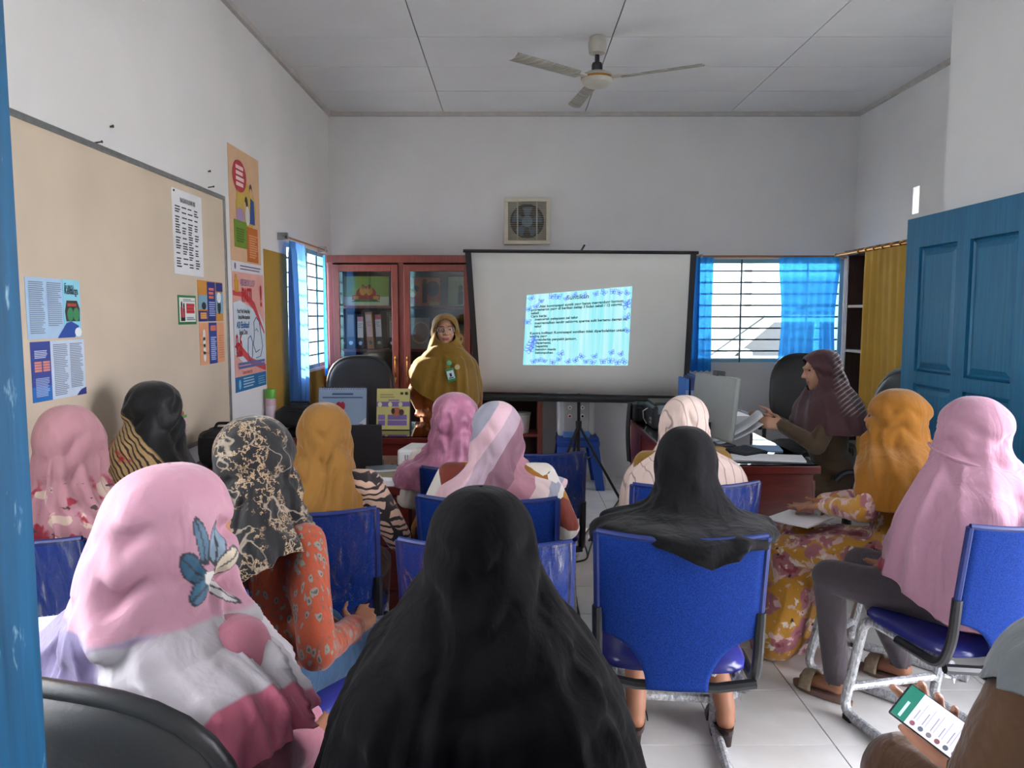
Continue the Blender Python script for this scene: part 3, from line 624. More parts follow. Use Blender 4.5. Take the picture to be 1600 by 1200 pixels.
text('BAGIAN KLINIK KB', .034, M_ink, t, M @ Matrix.Translation((w_*.5, h*.855, .002)), align='CENTER', bold=.0003, sx=.62)
for k in range(12):
    yy = h*(.80-.061*k); q = MB()
    for x0, x1 in ((.08, .24), (.3, .46), (.5, .66), (.72, .86)):
        for j in range(random.choice((1, 2, 2))): q.box(w_*x0, w_*(x0+(x1-x0)*random.uniform(.6, 1)), yy-.014*j-.003, yy-.014*j+.003, 0, .0012, M=M)
    q.build('print', M_ink, t, smooth=0)['kind'] = 'stuff'
MB().ell((.004, .02, h-.012), (.004, .006, .006), 8, 5).build('pin', M_rust, t)
t, M, w_, h = sheet('card_sign', 'small green bordered card with two red figures on the notice board', 'card', [(277, 461), (305, 462), (307, 505), (279, 509)], XB, '#2f7a44')
flat('print', C('#d8dcd6'), t, M, [('r', w_*.06, w_*.94, h*.09, h*.92)]); flat('print', C('#a8283a'), t, M, [('r', w_*.12, w_*.22, h*.15, h*.6, .002), ('r', w_*.24, w_*.34, h*.15, h*.55, .002)]); flat('print', C('#2a2424'), t, M, [('e', w_*.17, h*.68, .009, .016, .002), ('e', w_*.29, h*.63, .009, .016, .002), ('r', w_*.12, w_*.34, h*.12, h*.24, .0024)])
lines(t, M, C('#b8303c'), w_*.42, w_*.88, h*.38, h*.72, 3, .016); lines(t, M, M_inkg, w_*.25, w_*.9, h*.78, h*.88, 2, .004); lines(t, M, M_inkg, w_*.42, w_*.9, h*.14, h*.26, 2, .006)
t, M, w_, h = sheet('leaflet', 'orange and blue leaflet with small photographs, upper of the far pair', 'leaflet', [(308, 439), (347, 440), (348, 501), (310, 503)], XB, '#c98a3c')
flat('print', C('#26357e'), t, M, [('r', w_*.36, w_*.68, 0, h*.98), ('r', 0, w_*.34, 0, h*.26), ('r', w_*.72, w_, h*.76, h*.98)]); flat('print', C('#7fa6b8'), t, M, [('r', 0, w_*.34, h*.3, h*.64, .002), ('r', w_*.7, w_, h*.2, h*.72, .002)]); flat('print', C('#2a3a44'), t, M, [('e', w_*.2, h*.38, .03, .02, .0026), ('e', w_*.82, h*.36, .025, .04, .0026)]); flat('print', C('#e2e6ea'), t, M, [('e', w_*.82, h*.6, .03, .03, .0028)])
lines(t, M, C('#d8745c'), w_*.4, w_*.63, h*.55, h*.85, 3, .014); lines(t, M, C('#9fb0dc'), w_*.4, w_*.64, h*.12, h*.5, 7, .006); lines(t, M, C('#d89a4c'), w_*.05, w_*.3, h*.06, h*.22, 3, .01)
t, M, w_, h = sheet('leaflet', 'peach leaflet with blue middle column, lower of the far pair', 'leaflet', [(310, 505), (349, 503), (351, 565), (314, 571)], XB, '#d99a72')
flat('print', C('#26408c'), t, M, [('r', w_*.36, w_*.68, 0, h)]); flat('print', C('#e2dcd8'), t, M, [('e', w_*.16, h*(.2+.17*k), .018, .03, .002) for k in range(4)]); lines(t, M, C('#d8745c'), w_*.41, w_*.64, h*.8, h*.93, 2, .014); lines(t, M, C('#9fb0dc'), w_*.41, w_*.64, h*.08, h*.66, 12, .007); lines(t, M, C('#b87a58'), w_*.74, w_*.96, h*.1, h*.7, 10, .004)
t, M, w_, h = sheet('leaflet', 'small pink and green leaflet low at the far corner of the notice board', 'leaflet', [(276, 650), (291, 646), (292, 676), (278, 682)], XB, '#d9b0bc')
flat('print', C('#6aa84c'), t, M, [('r', 0, w_, h*.8, h*.95)]); flat('print', C('#c04a6a'), t, M, [('r', w_*.1, w_*.8, h*.55, h*.7)]); lines(t, M, M_inkg, w_*.1, w_*.9, h*.1, h*.48, 4, .005)
XW = XL + .001
t, M, w_, h = sheet('wall_poster', 'tall peach poster with red balloon and two figures, upper of two', 'poster', [(354, 223), (401, 249), (410, 430), (362, 424)], XW, '#cfa987')
flat('print', C('#c3a64c'), t, M, [('e', w_*.52, h*.55, w_*.33, h*.2)]); flat('print', C('#b23540'), t, M, [('e', w_*.33, h*.78, w_*.22, h*.13, .0024)]); lines(t, M @ Matrix.Translation((0, 0, .002)), C('#e4c4c4'), w_*.2, w_*.46, h*.69, h*.87, 4, .022, .5)
flat('print', C('#2c4a8c'), t, M, [('p', [(w_*.62, h*.42), (w_*.8, h*.42), (w_*.78, h*.62), (w_*.66, h*.64)], .003)]); flat('print', C('#3a2c28'), t, M, [('e', w_*.68, h*.71, .025, .035, .003), ('e', w_*.52, h*.57, .03, .05, .003)]); flat('print', C('#d0a684'), t, M, [('e', w_*.68, h*.68, .02, .03, .0035), ('e', w_*.47, h*.55, .02, .03, .0035)]); flat('print', C('#d4d2d0'), t, M, [('e', w_*.55, h*.48, .04, .06, .0032)]); flat('print', C('#a58ab4'), t, M, [('e', w_*.32, h*.46, .07, .05, .0032)])
flat('print', C('#6f8f2e'), t, M, [('r', w_*.12, w_*.5, h*.2, h*.42, .004)]); flat('print', C('#bf6a2c'), t, M, [('r', w_*.52, w_*.88, h*.1, h*.39, .004)]); lines(t, M @ Matrix.Translation((0, 0, .004)), C('#54701e'), w_*.16, w_*.42, h*.24, h*.36, 6, .01); lines(t, M @ Matrix.Translation((0, 0, .004)), C('#d89a70'), w_*.56, w_*.84, h*.13, h*.33, 10, .008)
flat('print', C('#d4d2da'), t, M, [('r', 0, w_, 0, h*.085)]); lines(t, M @ Matrix.Translation((0, 0, .001)), C('#4a4c70'), w_*.25, w_*.95, h*.015, h*.065, 2, .006); flat('print', C('#6a7080'), t, M, [('e', w_*.1, h*.045, .016, .02, .003)])
t, M, w_, h = sheet('wall_poster', 'pink poster about exclusive breastfeeding with blue foot band, lower of two', 'poster', [(362, 425), (412, 428), (414, 603), (368, 612)], XW, '#d9a197')
U = lambda x, y: (w_*x, h*y)
flat('print', C('#c3cfd8'), t, M, [('p', [U(0, .32), U(.25, .24), U(.6, .2), U(1, .22), U(1, .55), U(.8, .66), U(.55, .7), U(.2, .76), U(0, .74)])])
flat('print', C('#c2484c'), t, M, [('p', [U(.0, .8), U(.3, .79), U(.6, .7), U(.98, .46), U(.98, .49), U(.66, .75), U(.35, .83), U(0, .84)], .0022), ('p', [U(.0, .38), U(.45, .22), U(1, .13), U(1, .19), U(.5, .27), U(.1, .42)], .0022)])
flat('print', C('#1f6a9c'), t, M, [('r', 0, w_, 0, h*.125, .002)]); flat('print', C('#7fb0d0'), t, M, [('e', w_*.12, h*.06, .02, .03, .003)]); lines(t, M @ Matrix.Translation((0, 0, .002)), C('#a9c9dc'), w_*.22, w_*.58, h*.02, h*.115, 4, .007); lines(t, M @ Matrix.Translation((0, 0, .002)), C('#8fb8d0'), w_*.7, w_*.95, h*.02, h*.1, 4, .004)
flat('print', C('#c99a2c'), t, M, [('r', w_*.06, w_*.17, h*.83, h*.93, .003), ('e', w_*.1, h*.95, .02, .02, .003)])
tx = lambda s, x, y, z, m, al='LEFT', b=0, sx=1: text(s, z, m, t, M @ Matrix.Translation((w_*x, h*y, .004)), align=al, bold=b, sx=sx)
tx('ASI EKSKLUSIF', .22, .885, .058, C('#5a5a92'), sx=.72); tx('PASTI', .26, .755, .115, C('#b8242e'), b=.004, sx=.62); tx('!', .84, .72, .19, C('#b8242e'), b=.005)
tx('Pasti! Hak Setiap Bayi', .1, .655, .036, M_ink, b=.0006, sx=.72); tx('Untuk Mendapatkan', .12, .605, .036, M_ink, b=.0006, sx=.72); tx('ASI Eksklusif', .07, .53, .056, C('#2f5f9c'), b=.0012, sx=.78); tx('Sejak Dini', .14, .475, .046, M_ink, b=.0006, sx=.78)
tx('0-6', .03, .355, .13, C('#b8242e'), b=.004, sx=.62); tx('Bulan', .04, .295, .066, C('#b8242e'), b=.002, sx=.7); tx('Tunas Kasih Ibu', .2, .14, .034, C('#a8343a'), sx=.85)
flat('print', C('#34507c'), t, M, [('l', [U(.62, .46), U(.62, .58), U(.7, .62), U(.8, .58), U(.85, .48)], .003), ('l', [U(.85, .48), U(.9, .36), U(.82, .27), U(.66, .26)], .003), ('l', [U(.62, .46), U(.58, .38), U(.66, .31), U(.8, .33)], .003), ('l', [U(.42, .44), U(.5, .46), U(.56, .4), U(.54, .28), U(.46, .24), U(.4, .32), U(.42, .44)], .003), ('l', [U(.66, .5), U(.7, .52), U(.76, .49)], .002)])
lines(t, M @ Matrix.Translation((0, 0, .002)), C('#5a6a9c'), w_*.1, w_*.95, h*.185, h*.245, 2, .016, .1)

# ------------------------------------------------------------------ projection screen on tripod
scn = thing('projection_screen', 'white tripod projection screen with black border and case', 'projection screen', (.52, 6.22, 0))
S = lambda px, py, Y: atY(px, py, Y)
yt, yb = 5.90, 6.20
TL, TR, BL, BR = S(728, 393, yt), S(1087, 396, yt), S(744, 612, yb), S(1074, 618, yb)
def SQ(u, v, o=0):
    p = BL.lerp(BR, u).lerp(TL.lerp(TR, u), v); n = (BR-BL).cross(TL-BL).normalized(); return p + n*o
LV = lambda p: PM[scn.name].inverted() @ p
q = MB().grid(lambda u, v: LV(SQ(u, v)), 12, 8); q.build('screen_cloth', mat('matt_white_screen', '#cfd0cb', .9, var=.01), scn, smooth=180, solid=.002)
for u0, u1 in ((-.004, .022), (.978, 1.004)): MB().grid(lambda u, v: LV(SQ(u0+(u1-u0)*u, v, .002)), 2, 2).build('black_border', C('#202226'), scn, smooth=0, solid=.002)
MB().tube([LV(SQ(-.012, 1.004)), LV(SQ(1.012, 1.004))], .013, 10).build('top_bar', M_blackm, scn)
MB().tube([LV(SQ(-.01, -.035)), LV(SQ(1.01, -.035))], .034, 14).build('roller_case', M_blackm, scn)
cx_ = SQ(.49, 0).x - .52
MB().tube([(cx_, .05, .35), (cx_, .05, 2.02)], .014, 10).tube([(cx_, .05, 2.02), (cx_, -.32, 2.045)], .008, 8).build('pole', M_blackm, scn)
for a_ in (math.radians(-20), math.radians(100), math.radians(220)):
    MB().tube([(cx_, .05, .62), (cx_+.14*math.cos(a_), .05+.14*math.sin(a_), .38), (cx_+.36*math.cos(a_), .05+.36*math.sin(a_), .012)], .011, 8).build('tripod_leg', M_blackm, scn)
    MB().tube([(cx_, .05, .30), (cx_+.14*math.cos(a_), .05+.14*math.sin(a_), .38)], .007, 6).build('brace', M_blackm, scn)
MB().lathe([(.025, 0), (.025, .05)], (cx_, .05, .6), 12).build('collar', M_blackp, scn)
# projected slide: bright light on the screen, lettering and butterfly border
def inv_uv(px, py):
    best = None; u = v = .5
    for _ in range(30):
        p = SQ(u, v); r = p - CAM; cxp = 800 + F*r.x/(r.y*_cp - r.z*_sp); cyp = 600 - F*(r.z*_cp + r.y*_sp)/(r.y*_cp - r.z*_sp)
        u += (px-cxp)/345; v -= (py-cyp)/222
    return u, v
q4 = [inv_uv(*c) for c in ((817, 570), (981, 571), (988, 447), (823, 461))]
def SL(u, v, o=.004):
    a0 = [q4[0][k]*(1-u)+q4[1][k]*u for k in (0, 1)]; a1 = [q4[3][k]*(1-u)+q4[2][k]*u for k in (0, 1)]
    return SQ(a0[0]*(1-v)+a1[0]*v, a0[1]*(1-v)+a1[1]*v, o)
sl = thing('projected_slide', 'bright cyan projected slide with black text and butterfly border', 'slide', tuple(SL(.5, 0)))
LS = lambda p: p - Vector(SL(.5, 0))
t_ = NT('projected_light'); n_ = t_.noise(t_.co('Object', (38, 1, 1.2)), 1, 3)
t_.p(Base__Color=(.02, .02, .02, 1), Emission__Color=t_.mix(t_.ramp(n_, [(.35, 0.0), (.65, 1.0)]), '#96f0f8', '#c8fbff'), Emission__Strength=.40)
MB().grid(lambda u, v: LS(SL(u, v)), 8, 6).build('lit_field', t_.m, sl, smooth=0)
def proj_ink(name, c, e): 
    return mat(name, c, .9, emit=e)
PK, PB = proj_ink('slide_black_text', '#0f3a44', .05), proj_ink('slide_blue_print', '#5a78d0', .34)
def st(s, u, v, size, bold=0, m=PK): text(s, size, m, sl, None, fn=lambda p: LS(SL(u + p.x*.74, v + p.y, .006)), bold=bold)
st('Suntikan', .38, .895, .085, .001)
for s_, u_, v_ in (('Alat kontrasepsi suntik yang hanya mengandung hormon', .13, .815), ('progesteron yang di berikan setiap 3 bulan sekali / 12 minggu', .05, .772), ('sekali', .05, .728), ('Cara kerja:', .05, .683), ('-   mencegah pelepasan sel telur', .05, .638), ('-   mengentalkan lendir sehingga sperma sulit bertemu dengan sel', .05, .585), ('    telur', .05, .54),
                   ('Kontra indikasi: Kontrasepsi suntikan tidak diperbolehkan untuk', .05, .445), ('wanita yang', .05, .40), ('menderita penyakit jantung,', .11, .352), ('hipertensi,', .11, .305), ('hepatitis', .11, .258), ('kencing manis', .11, .212), ('kelumpuhan', .11, .165)): st(s_, u_, v_, .047, .0016)
def fly(u, v, s, a):
    q = MB(); ca, sa = math.cos(a), math.sin(a)
    P = lambda x, y: LS(SL(u + (x*ca-y*sa)*s*.74, v + (x*sa+y*ca)*s, .0055))
    for sg in (-1, 1):
        for w_ in ([(0, 0), (.5, .75), (.95, .8), (.85, .25), (0, 0)], [(0, 0), (.75, .05), (.6, -.6), (.25, -.55), (0, 0)]):
            pts = [P(sg*x, y) for x, y in w_]; q.tube(pts, .0022 + .0006*random.random(), 4)
        q.tube([P(0, .1), P(sg*.25, .9)], .0012, 4)
    q.tube([P(0, -.5), P(0, .3)], .0035, 4); q.build('butterfly_print', PB, sl, smooth=0)
fl_ = [(.05, .95), (.14, .9), (.24, .95), (.3, .94), (.38, .91), (.46, .95), (.55, .93), (.66, .94), (.73, .95), (.82, .95), (.88, .93), (.95, .92), (.03, .8), (.1, .83), (.02, .62), (.96, .8), (.97, .62), (.97, .45), (.36, .16), (.55, .12), (.68, .12), (.84, .17), (.93, .15), (.1, .05), (.2, .06), (.28, .04), (.34, .08), (.43, .05), (.5, .07), (.6, .05), (.66, .04), (.76, .05), (.83, .06), (.9, .04), (.96, .05), (.15, .07)]
for u_, v_ in fl_: fly(u_, v_, random.uniform(.035, .05), random.uniform(-.7, .7))
for k in range(4): fly(.06+.012*k, .22+.05*k, .07, .5+.2*k)
fly(.96, .77, .07, .3)

# ------------------------------------------------------------------ desks
M_dglass = glass('desk_glass', (.72, .80, .78, 1), 1.5)
def desk(name, label, x0, x1, y0, y1, h, front, glass_top=True):
    """pedestal desk; front: which side carries the drawers ('-y' or '+x')"""
    t = thing(name, label, 'desk', (x0, y0, 0)); w_, d = x1-x0, y1-y0
    b = lambda n, a, p=None, m=M_desk, bv=.003: MB().box(*a).build(n, m, p or t, smooth=0, bevel=bv)
    b('desktop', (0, w_, 0, d, h-.04, h))
    if glass_top: b('glass_sheet', (.01, w_-.01, .01, d-.01, h+.0005, h+.006), m=M_dglass, bv=0)
    if front == '-y':
        for px in (.02, w_-.44):
            b('pedestal', (px, px+.42, .03, d-.03, .06, h-.04))
            for k in range(3):
                z0 = .08 + k*.205; dr = b('drawer', (px+.015, px+.405, .012, .03, z0, z0+.19))
                MB().tube([(px+.16, .012, z0+.1), (px+.17, -.01, z0+.1), (px+.25, -.01, z0+.1), (px+.26, .012, z0+.1)], .005, 6).build('handle', M_steel, dr)
            b('plinth', (px+.02, px+.40, .05, d-.05, 0, .06))
        b('back_panel', (.44, w_-.44, d-.06, d-.04, .2, h-.04)); b('apron', (.44, w_-.44, .03, .05, h-.15, h-.04))
    else:
        for py in (.02, d-.44):
            b('pedestal', (.03, w_-.03, py, py+.42, .06, h-.04))
            for k in range(3):
                z0 = .08 + k*.205; dr = b('drawer', (w_-.03, w_-.012, py+.015, py+.405, z0, z0+.19))
                MB().tube([(w_-.012, py+.16, z0+.1), (w_+.01, py+.17, z0+.1), (w_+.01, py+.25, z0+.1), (w_-.012, py+.26, z0+.1)], .005, 6).build('handle', M_steel, dr)
            b('plinth', (.05, w_-.05, py+.02, py+.40, 0, .06))
        b('modesty_panel', (.04, .06, .44, d-.44, .15, h-.04))
    return t
desk('pedestal_desk', 'dark red desk with drawers in front of the woman in mustard at left', -1.62, -.43, 3.36, 4.12, .76, '-y', False)
desk('glass_topped_desk', 'red wooden desk with glass sheet in front of the presenter', -1.50, -.22, 4.72, 5.42, .76, '-y')
DR = desk('glass_topped_desk', 'long dark red desk with glass sheet beside the woman in maroon', .86, 1.56, 3.82, 5.72, .76, '+x')
# ------------------------------------------------------------------ chairs
def mesh_fab(name, a, b):
    t = NT(name); co = t.co('Object', (260, 260, 260)); n = t.noise(co, 1, 2); n2 = t.noise(t.co('Object'), 3, 3)
    t.p(Base__Color=t.mix(t.ramp(n, [(.35, 0.0), (.65, 1.0)]), a, b), Roughness=.75); t.b.inputs['Specular IOR Level'].default_value = .12; t.bump(n, .25, .001); return t.m
M_bmesh = mesh_fab('blue_mesh_fabric', '#0e2766', '#163783'); M_bseat = mat('blue_seat_cover', '#2c3180', .25, 0, .6, var=.12, vs=10, bump=.3, bs=14, bd=.01)
def smoothpath(pts, r=.05, n=5):
    pts = [Vector(p) for p in pts]; out = [pts[0]]
    for i in range(1, len(pts)-1):
        a, b, c = pts[i-1], pts[i], pts[i+1]; d0 = (a-b); d1 = (c-b); rr = min(r, d0.length*.45, d1.length*.45)
        p0, p1 = b + d0.normalized()*rr, b + d1.normalized()*rr
        out += [p0.lerp(b, k/n).lerp(b.lerp(p1, k/n), k/n) for k in range(n+1)]
    return out + [pts[-1]]
def back_xy(u, z):
    zz = .41; wd = .235
    if z < .58: wd = .235 - .145*math.sqrt(max(0, 1 - ((z-.41)/.17)**2))
    wd += .006*max(0, (z-.6)/.3); x = u*wd; y = -.215 - .04*(1 - (x/.24)**2) - .075*max(0, z-.45)/.45*1.0
    return x, y
def make_chair(wrap=True):
    t = thing('stacking_chair', 'x', 'chair', (0, 0, 0), 0, 'blue mesh chairs wrapped in film')
    def fn(u, v, off=0):
        uu = 2*u-1; z = .41 + v*(.475 + .012*uu*uu); x, y = back_xy(uu, z); return Vector((x*(1+off*.3), y - off, z))
    MB().grid(fn, 17, 40).build('backrest', M_bmesh, t, smooth=180, solid=.012)
    q = MB()
    for s in (-1, 1): q.tube([Vector(back_xy(s, z) + (z,)) for z in np.linspace(.59, .895, 9)], .011, 8)
    q.tube([fn(k/12, 1) for k in range(13)], .009, 8); q.build('edge_piping', mat('dark_blue_piping', '#0c2360', .5, var=.1), t)
    if wrap: MB().grid(lambda u, v: fn(u, .36+.645*v, .013), 20, 30).build('plastic_film', M_wrap, t, smooth=180)
    def seat(u, v):
        a = 2*PI*u; r = min(1, v*1.35) if v < .75 else 1; c_, s_ = math.cos(a), math.sin(a)
        k = (abs(c_)**5 + abs(s_)**5)**(-.2); return c_*k, s_*k
    q = MB(); rings = [(.0, .045), (.7, .046), (.93, .04), (1, .022), (1, .008), (.93, 0), (.0, 0)]; n = 36
    for i, (r, z) in enumerate(rings):
        pass
    vs = []; 
    for r, z in rings:
        for k in range(n):
            c_, s_ = math.cos(2*PI*k/n), math.sin(2*PI*k/n); e_ = (abs(c_)**5 + abs(s_)**5)**(-.2)
            vs.append(Vector((.225*c_*e_*max(r, .02), .215*s_*e_*max(r, .02) + .01, .435 + z - .012*(s_*e_*r)*0)))
    q.add(vs, [(i*n+k, i*n+(k+1) % n, (i+1)*n+(k+1) % n, (i+1)*n+k) for i in range(len(rings)-1) for k in range(n)]); q.build('seat', M_bseat, t, smooth=50)
    for s in (-1, 1):
        MB().tube(smoothpath([(s*.19, -.19, .418), (s*.19, .21, .418), (s*.20, .30, .02), (s*.20, -.2, .020)], .06), .0185, 10).build('leg', M_leg, t)
        MB().tube(smoothpath([Vector(back_xy(s, .66) + (.66,)), Vector(back_xy(s, .585) + (.52,)), (s*.235, -.2, .425), (s*.228, .0, .425)], .05), .016, 10).build('side_bar', M_blackm, t)
        MB().box(s*.20-.017, s*.20+.017, .24, .28, 0, .02).build('foot_pad', M_blackp, t, smooth=0)
    MB().tube([(-.235, -.215, .425), (-.12, -.235, .415), (.12, -.235, .415), (.235, -.215, .425)], .016, 8).build('back_rail', M_blackm, t)
    MB().tube([(-.195, .28, .12), (.195, .28, .12)], .016, 8).build('cross_bar', M_leg, t)
    for k in range(26):
        if k in (0, 13): q = MB()
        s = -1 if k < 13 else 1; c0 = Vector((s*.19, -.19, .41)); pts = [c0 + Vector((random.gauss(0, .018), random.gauss(0, .02), random.gauss(-.012, .02))) for _ in range(4)]
        q.add(pts, [(0, 1, 2), (0, 2, 3)])
        if k in (12, 25): q.build('film_scrap', M_wrap, t, smooth=0)['kind'] = 'stuff'
    return t
chA = make_chair(True); chB = make_chair(False)
_used = {}
def chair(x, y, rot, label, wrap=True):
    p = chA if wrap else chB
    if wrap not in _used:
        _used[wrap] = 1; p.location = (x, y, 0); p.rotation_euler = (0, 0, math.radians(rot)); p['label'] = label; return p
    return dup(p, (x, y, 0), math.radians(rot), label, 'blue mesh chairs wrapped in film')
def make_office(m, ht=1.18, wd=.26, z0=.58):
    t = thing('office_chair', 'x', 'chair')
    hh = ht - z0
    def bk(s):
        def fn(u, v):
            a = 2*PI*u; c_, s_ = math.cos(a), math.sin(a); e_ = (abs(c_)**3 + abs(s_)**3)**(-1/3)
            r = math.sin(PI*.5*min(1, v*1.0)); x = wd*c_*e_*r; z = z0 + hh/2 + hh/2*s_*e_*r
            return Vector((x, -.24 - .10*(z-z0)/hh + s*(.055*math.sqrt(max(0, 1 - r**4))) + .05*(x/wd)**2, z))
        return fn
    q = MB(); q.grid(bk(1), 40, 12, True); q.grid(bk(-1), 40, 12, True); q.build('backrest', m, t, smooth=180)
    MB().tube([Vector((wd*.99*math.cos(a)*((abs(math.cos(a))**3+abs(math.sin(a))**3)**(-1/3)), -.24 - .10*(.5+.5*math.sin(a)*((abs(math.cos(a))**3+abs(math.sin(a))**3)**(-1/3))) + .05*(math.cos(a)*((abs(math.cos(a))**3+abs(math.sin(a))**3)**(-1/3)))**2, z0+hh/2+hh/2*math.sin(a)*((abs(math.cos(a))**3+abs(math.sin(a))**3)**(-1/3)))) for a in np.linspace(0, 2*PI, 41)], .016, 8, cap=False).build('backrest_piping', m, t, smooth=180)
    q = MB(); n = 32; vs = []
    for r, z in ((.02, .07), (.75, .075), (.95, .055), (1, .03), (.95, 0), (.02, 0)):
        for k in range(n):
            c_, s_ = math.cos(2*PI*k/n), math.sin(2*PI*k/n); e_ = (abs(c_)**4 + abs(s_)**4)**(-.25); vs.append(Vector((.25*c_*e_*r, .24*s_*e_*r, .40+z)))
    q.add(vs, [(i*n+k, i*n+(k+1) % n, (i+1)*n+(k+1) % n, (i+1)*n+k) for i in range(5) for k in range(n)]).build('seat', m, t, smooth=50)
    MB().tube([(0, -.1, .39), (0, -.27, .40), (0, -.32, .52), (0, -.31, .70)], .022, 8).build('back_support', M_blackp, t)
    MB().tube([(0, 0, .09), (0, 0, .40)], .028, 12).build('column', M_blackm, t)
    for k in range(5):
        a = 2*PI*k/5 + .3; d = Vector((math.cos(a), math.sin(a), 0)); MB().tube([Vector((0, 0, .1)), d*.15 + Vector((0, 0, .1)), d*.29 + Vector((0, 0, .075))], .02, 8, [.026, .022, .014]).build('base_arm', M_blackp, t)
        MB().lathe([(.01, -.018), (.027, -.016), (.027, .016), (.01, .018)], d*.29 + Vector((0, 0, .028)), 14, Matrix.Rotation(PI/2, 4, 'X')).build('caster', M_blackp, t)
    for s in (-1, 1): MB().tube(smoothpath([(s*.24, -.12, .42), (s*.29, -.12, .45), (s*.29, -.12, .63), (s*.29, .15, .65), (s*.285, .2, .60)], .05), .018, 8).build('armrest', M_blackp, t)
    return t
oc = make_office(M_leather); oc.location = (-1.19, 5.88, 0); oc.rotation_euler = (0, 0, PI+.1); oc['label'] = 'black office chair behind the desk with the calendars'
dup(oc, (2.36, 6.25, 0), PI*.86, 'black office chair in front of the window with blue curtains')
dup(oc, (2.0, 4.50, 0), PI/2, 'black office chair carrying the woman in maroon scarf')
og = make_office(M_greyl, 1.17, .23); og.location = (2.36, 4.90, 0); og.rotation_euler = (0, 0, 2.0); og['label'] = 'grey office chair in front of the mustard curtain'
ob = make_office(M_leather, .97, .28, .50); ob.location = (-.61, 1.42, 0); ob.rotation_euler = (0, 0, math.radians(-16)); [bpy.data.objects.remove(c_) for c_ in list(ob.children) if c_.name.startswith('armrest')]; ob['label'] = 'black padded chair carrying the woman in pale pink scarf'

# ------------------------------------------------------------------ water dispenser on a plastic stool
sx, sy = .58, 6.78
M_bstool = mat('blue_stool_plastic', '#1c479c', .4, var=.06, vs=6)
t = thing('plastic_stool', 'blue plastic stool under the water dispenser', 'stool', (sx, sy, 0))
MB().box(-.18, .18, -.18, .18, .42, .46).box(-.185, .185, -.185, .185, .37, .43).build('seat', M_bstool, t, smooth=0, bevel=.015)
for a in (-1, 1):
    for b in (-1, 1):
        q = MB(); top = [(a*.175, b*.175), (a*.08, b*.175), (a*.175, b*.08)]; bot = [(a*.225, b*.225), (a*.15, b*.225), (a*.225, b*.15)]
        q.add([Vector((x, y, .40)) for x, y in top] + [Vector((x, y, 0)) for x, y in bot], [(0, 1, 2), (3, 5, 4), (0, 3, 4, 1), (1, 4, 5, 2), (2, 5, 3, 0)]); q.build('leg', M_bstool, t, smooth=0)
t = thing('water_dispenser', 'white countertop water dispenser behind the screen', 'dispenser', (sx-.02, sy, .46))
MD = mat('dispenser_white', '#c9cbcb', .4, var=.04)
MB().box(-.16, .16, -.11, .13, 0, .46).build('body', MD, t, smooth=0, bevel=.02); MB().box(-.115, .115, -.125, -.108, .02, .43).build('front_panel', mat('dispenser_grey', '#a9a9a6', .45, var=.05), t, smooth=0, bevel=.01)
MB().box(-.115, .115, -.20, -.11, 0, .045).build('drip_tray', C('#4a78b4'), t, smooth=0, bevel=.006)
for x in (-.055, .055):
    for z in (.18, .255): MB().lathe([(.012, 0), (.018, .0), (.018, .006), (.01, .008)], (x, -.125, z), 14, Matrix.Rotation(PI/2, 4, 'X')).build('tap_ring', C('#e2e2e2'), t)
MB().ell((-.055, -.134, .18), (.011, .008, .011)).build('red_button', C('#b02030'), t); MB().ell((.055, -.134, .18), (.011, .008, .011)).build('black_button', C('#26262a'), t)
for k, x in enumerate((-.055, .055)): MB().ell((x, -.134, .255), (.007, .006, .007)).build('lamp', C('#444448'), t)
MB().tube([(.17, .05, .04), (.24, -.02, -.2), (.27, -.16, -.40), (.26, -.18, -.452), (.32, -.2, -.455)], .005, 6).build('power_cord', M_white, t)

# ------------------------------------------------------------------ things on the desks
ZD = .767
# calendars on the presenter's desk
def tent(name, label, px0, px1, py0, py1, Y, face, cat, depth=.10):
    a, b = atY(px0, py1, Y), atY(px1, py0, Y); w_ = b.x-a.x; h = b.z - ZD; t = thing(name, label, cat, (a.x, Y, ZD), 0)
    sl_ = .05
    MB().prism([(0, 0), (depth, 0), (depth-.003, .004), (sl_+.003, h), (sl_-.003, h), (0, .004)], w_, Matrix(((0, 1, 0, 0), (1, 0, 0, 0), (0, 0, 1, 0), (0, 0, 0, 1)))).build('stand', C('#2a2f48'), t, smooth=0)
    M = frame((0, -.002, .003), (1, 0, 0), (0, sl_, h)); hh = math.hypot(sl_, h)
    MB().box(0, w_, 0, hh, 0, .002, M=M).build('page', C(face), t, smooth=0); return t, M @ Matrix.Translation((0, 0, .0022)), w_, hh
t, M, w_, h = tent('desk_calendar', 'light blue spiral desk calendar on the glass topped desk', 497, 571, 608, 662, 5.02, '#93a9c4', 'calendar')
for k in range(20): MB().tube([M @ Vector((w_*(k+.5)/20, h-.012, .0)), M @ Vector((w_*(k+.5)/20, h+.008, .004)), M @ Vector((w_*(k+.5)/20, h+.004, -.012))], .0018, 5).build('spiral_ring', M_chrome, t)
lines(t, M, C('#3f5a80'), w_*.28, w_*.72, h*.82, h*.88, 1, .012, 0); lines(t, M, C('#4a6488'), w_*.08, w_*.92, h*.74, h*.79, 1, .009, 0)
flat('print', C('#b02a3c'), t, M, [('e', w_*.42, h*.56, .018, .028), ('e', w_*.5, h*.56, .018, .028)]); flat('print', C('#d2b49a'), t, M, [('r', w_*.38, w_*.42, h*.3, h*.48), ('r', w_*.5, w_*.54, h*.3, h*.48)]); flat('print', C('#c9d4dc'), t, M, [('p', [(w_*.72, .004), (w_, .004), (w_, h*.28)])]); lines(t, M @ Matrix.Translation((0, 0, .001)), M_inkg, w_*.84, w_*.95, h*.05, h*.14, 2, .006)
t, M, w_, h = tent('info_card', 'yellow and purple information card standing on the glass topped desk', 588, 639, 609, 662, 5.0, '#c9c07a', 'card', .08)
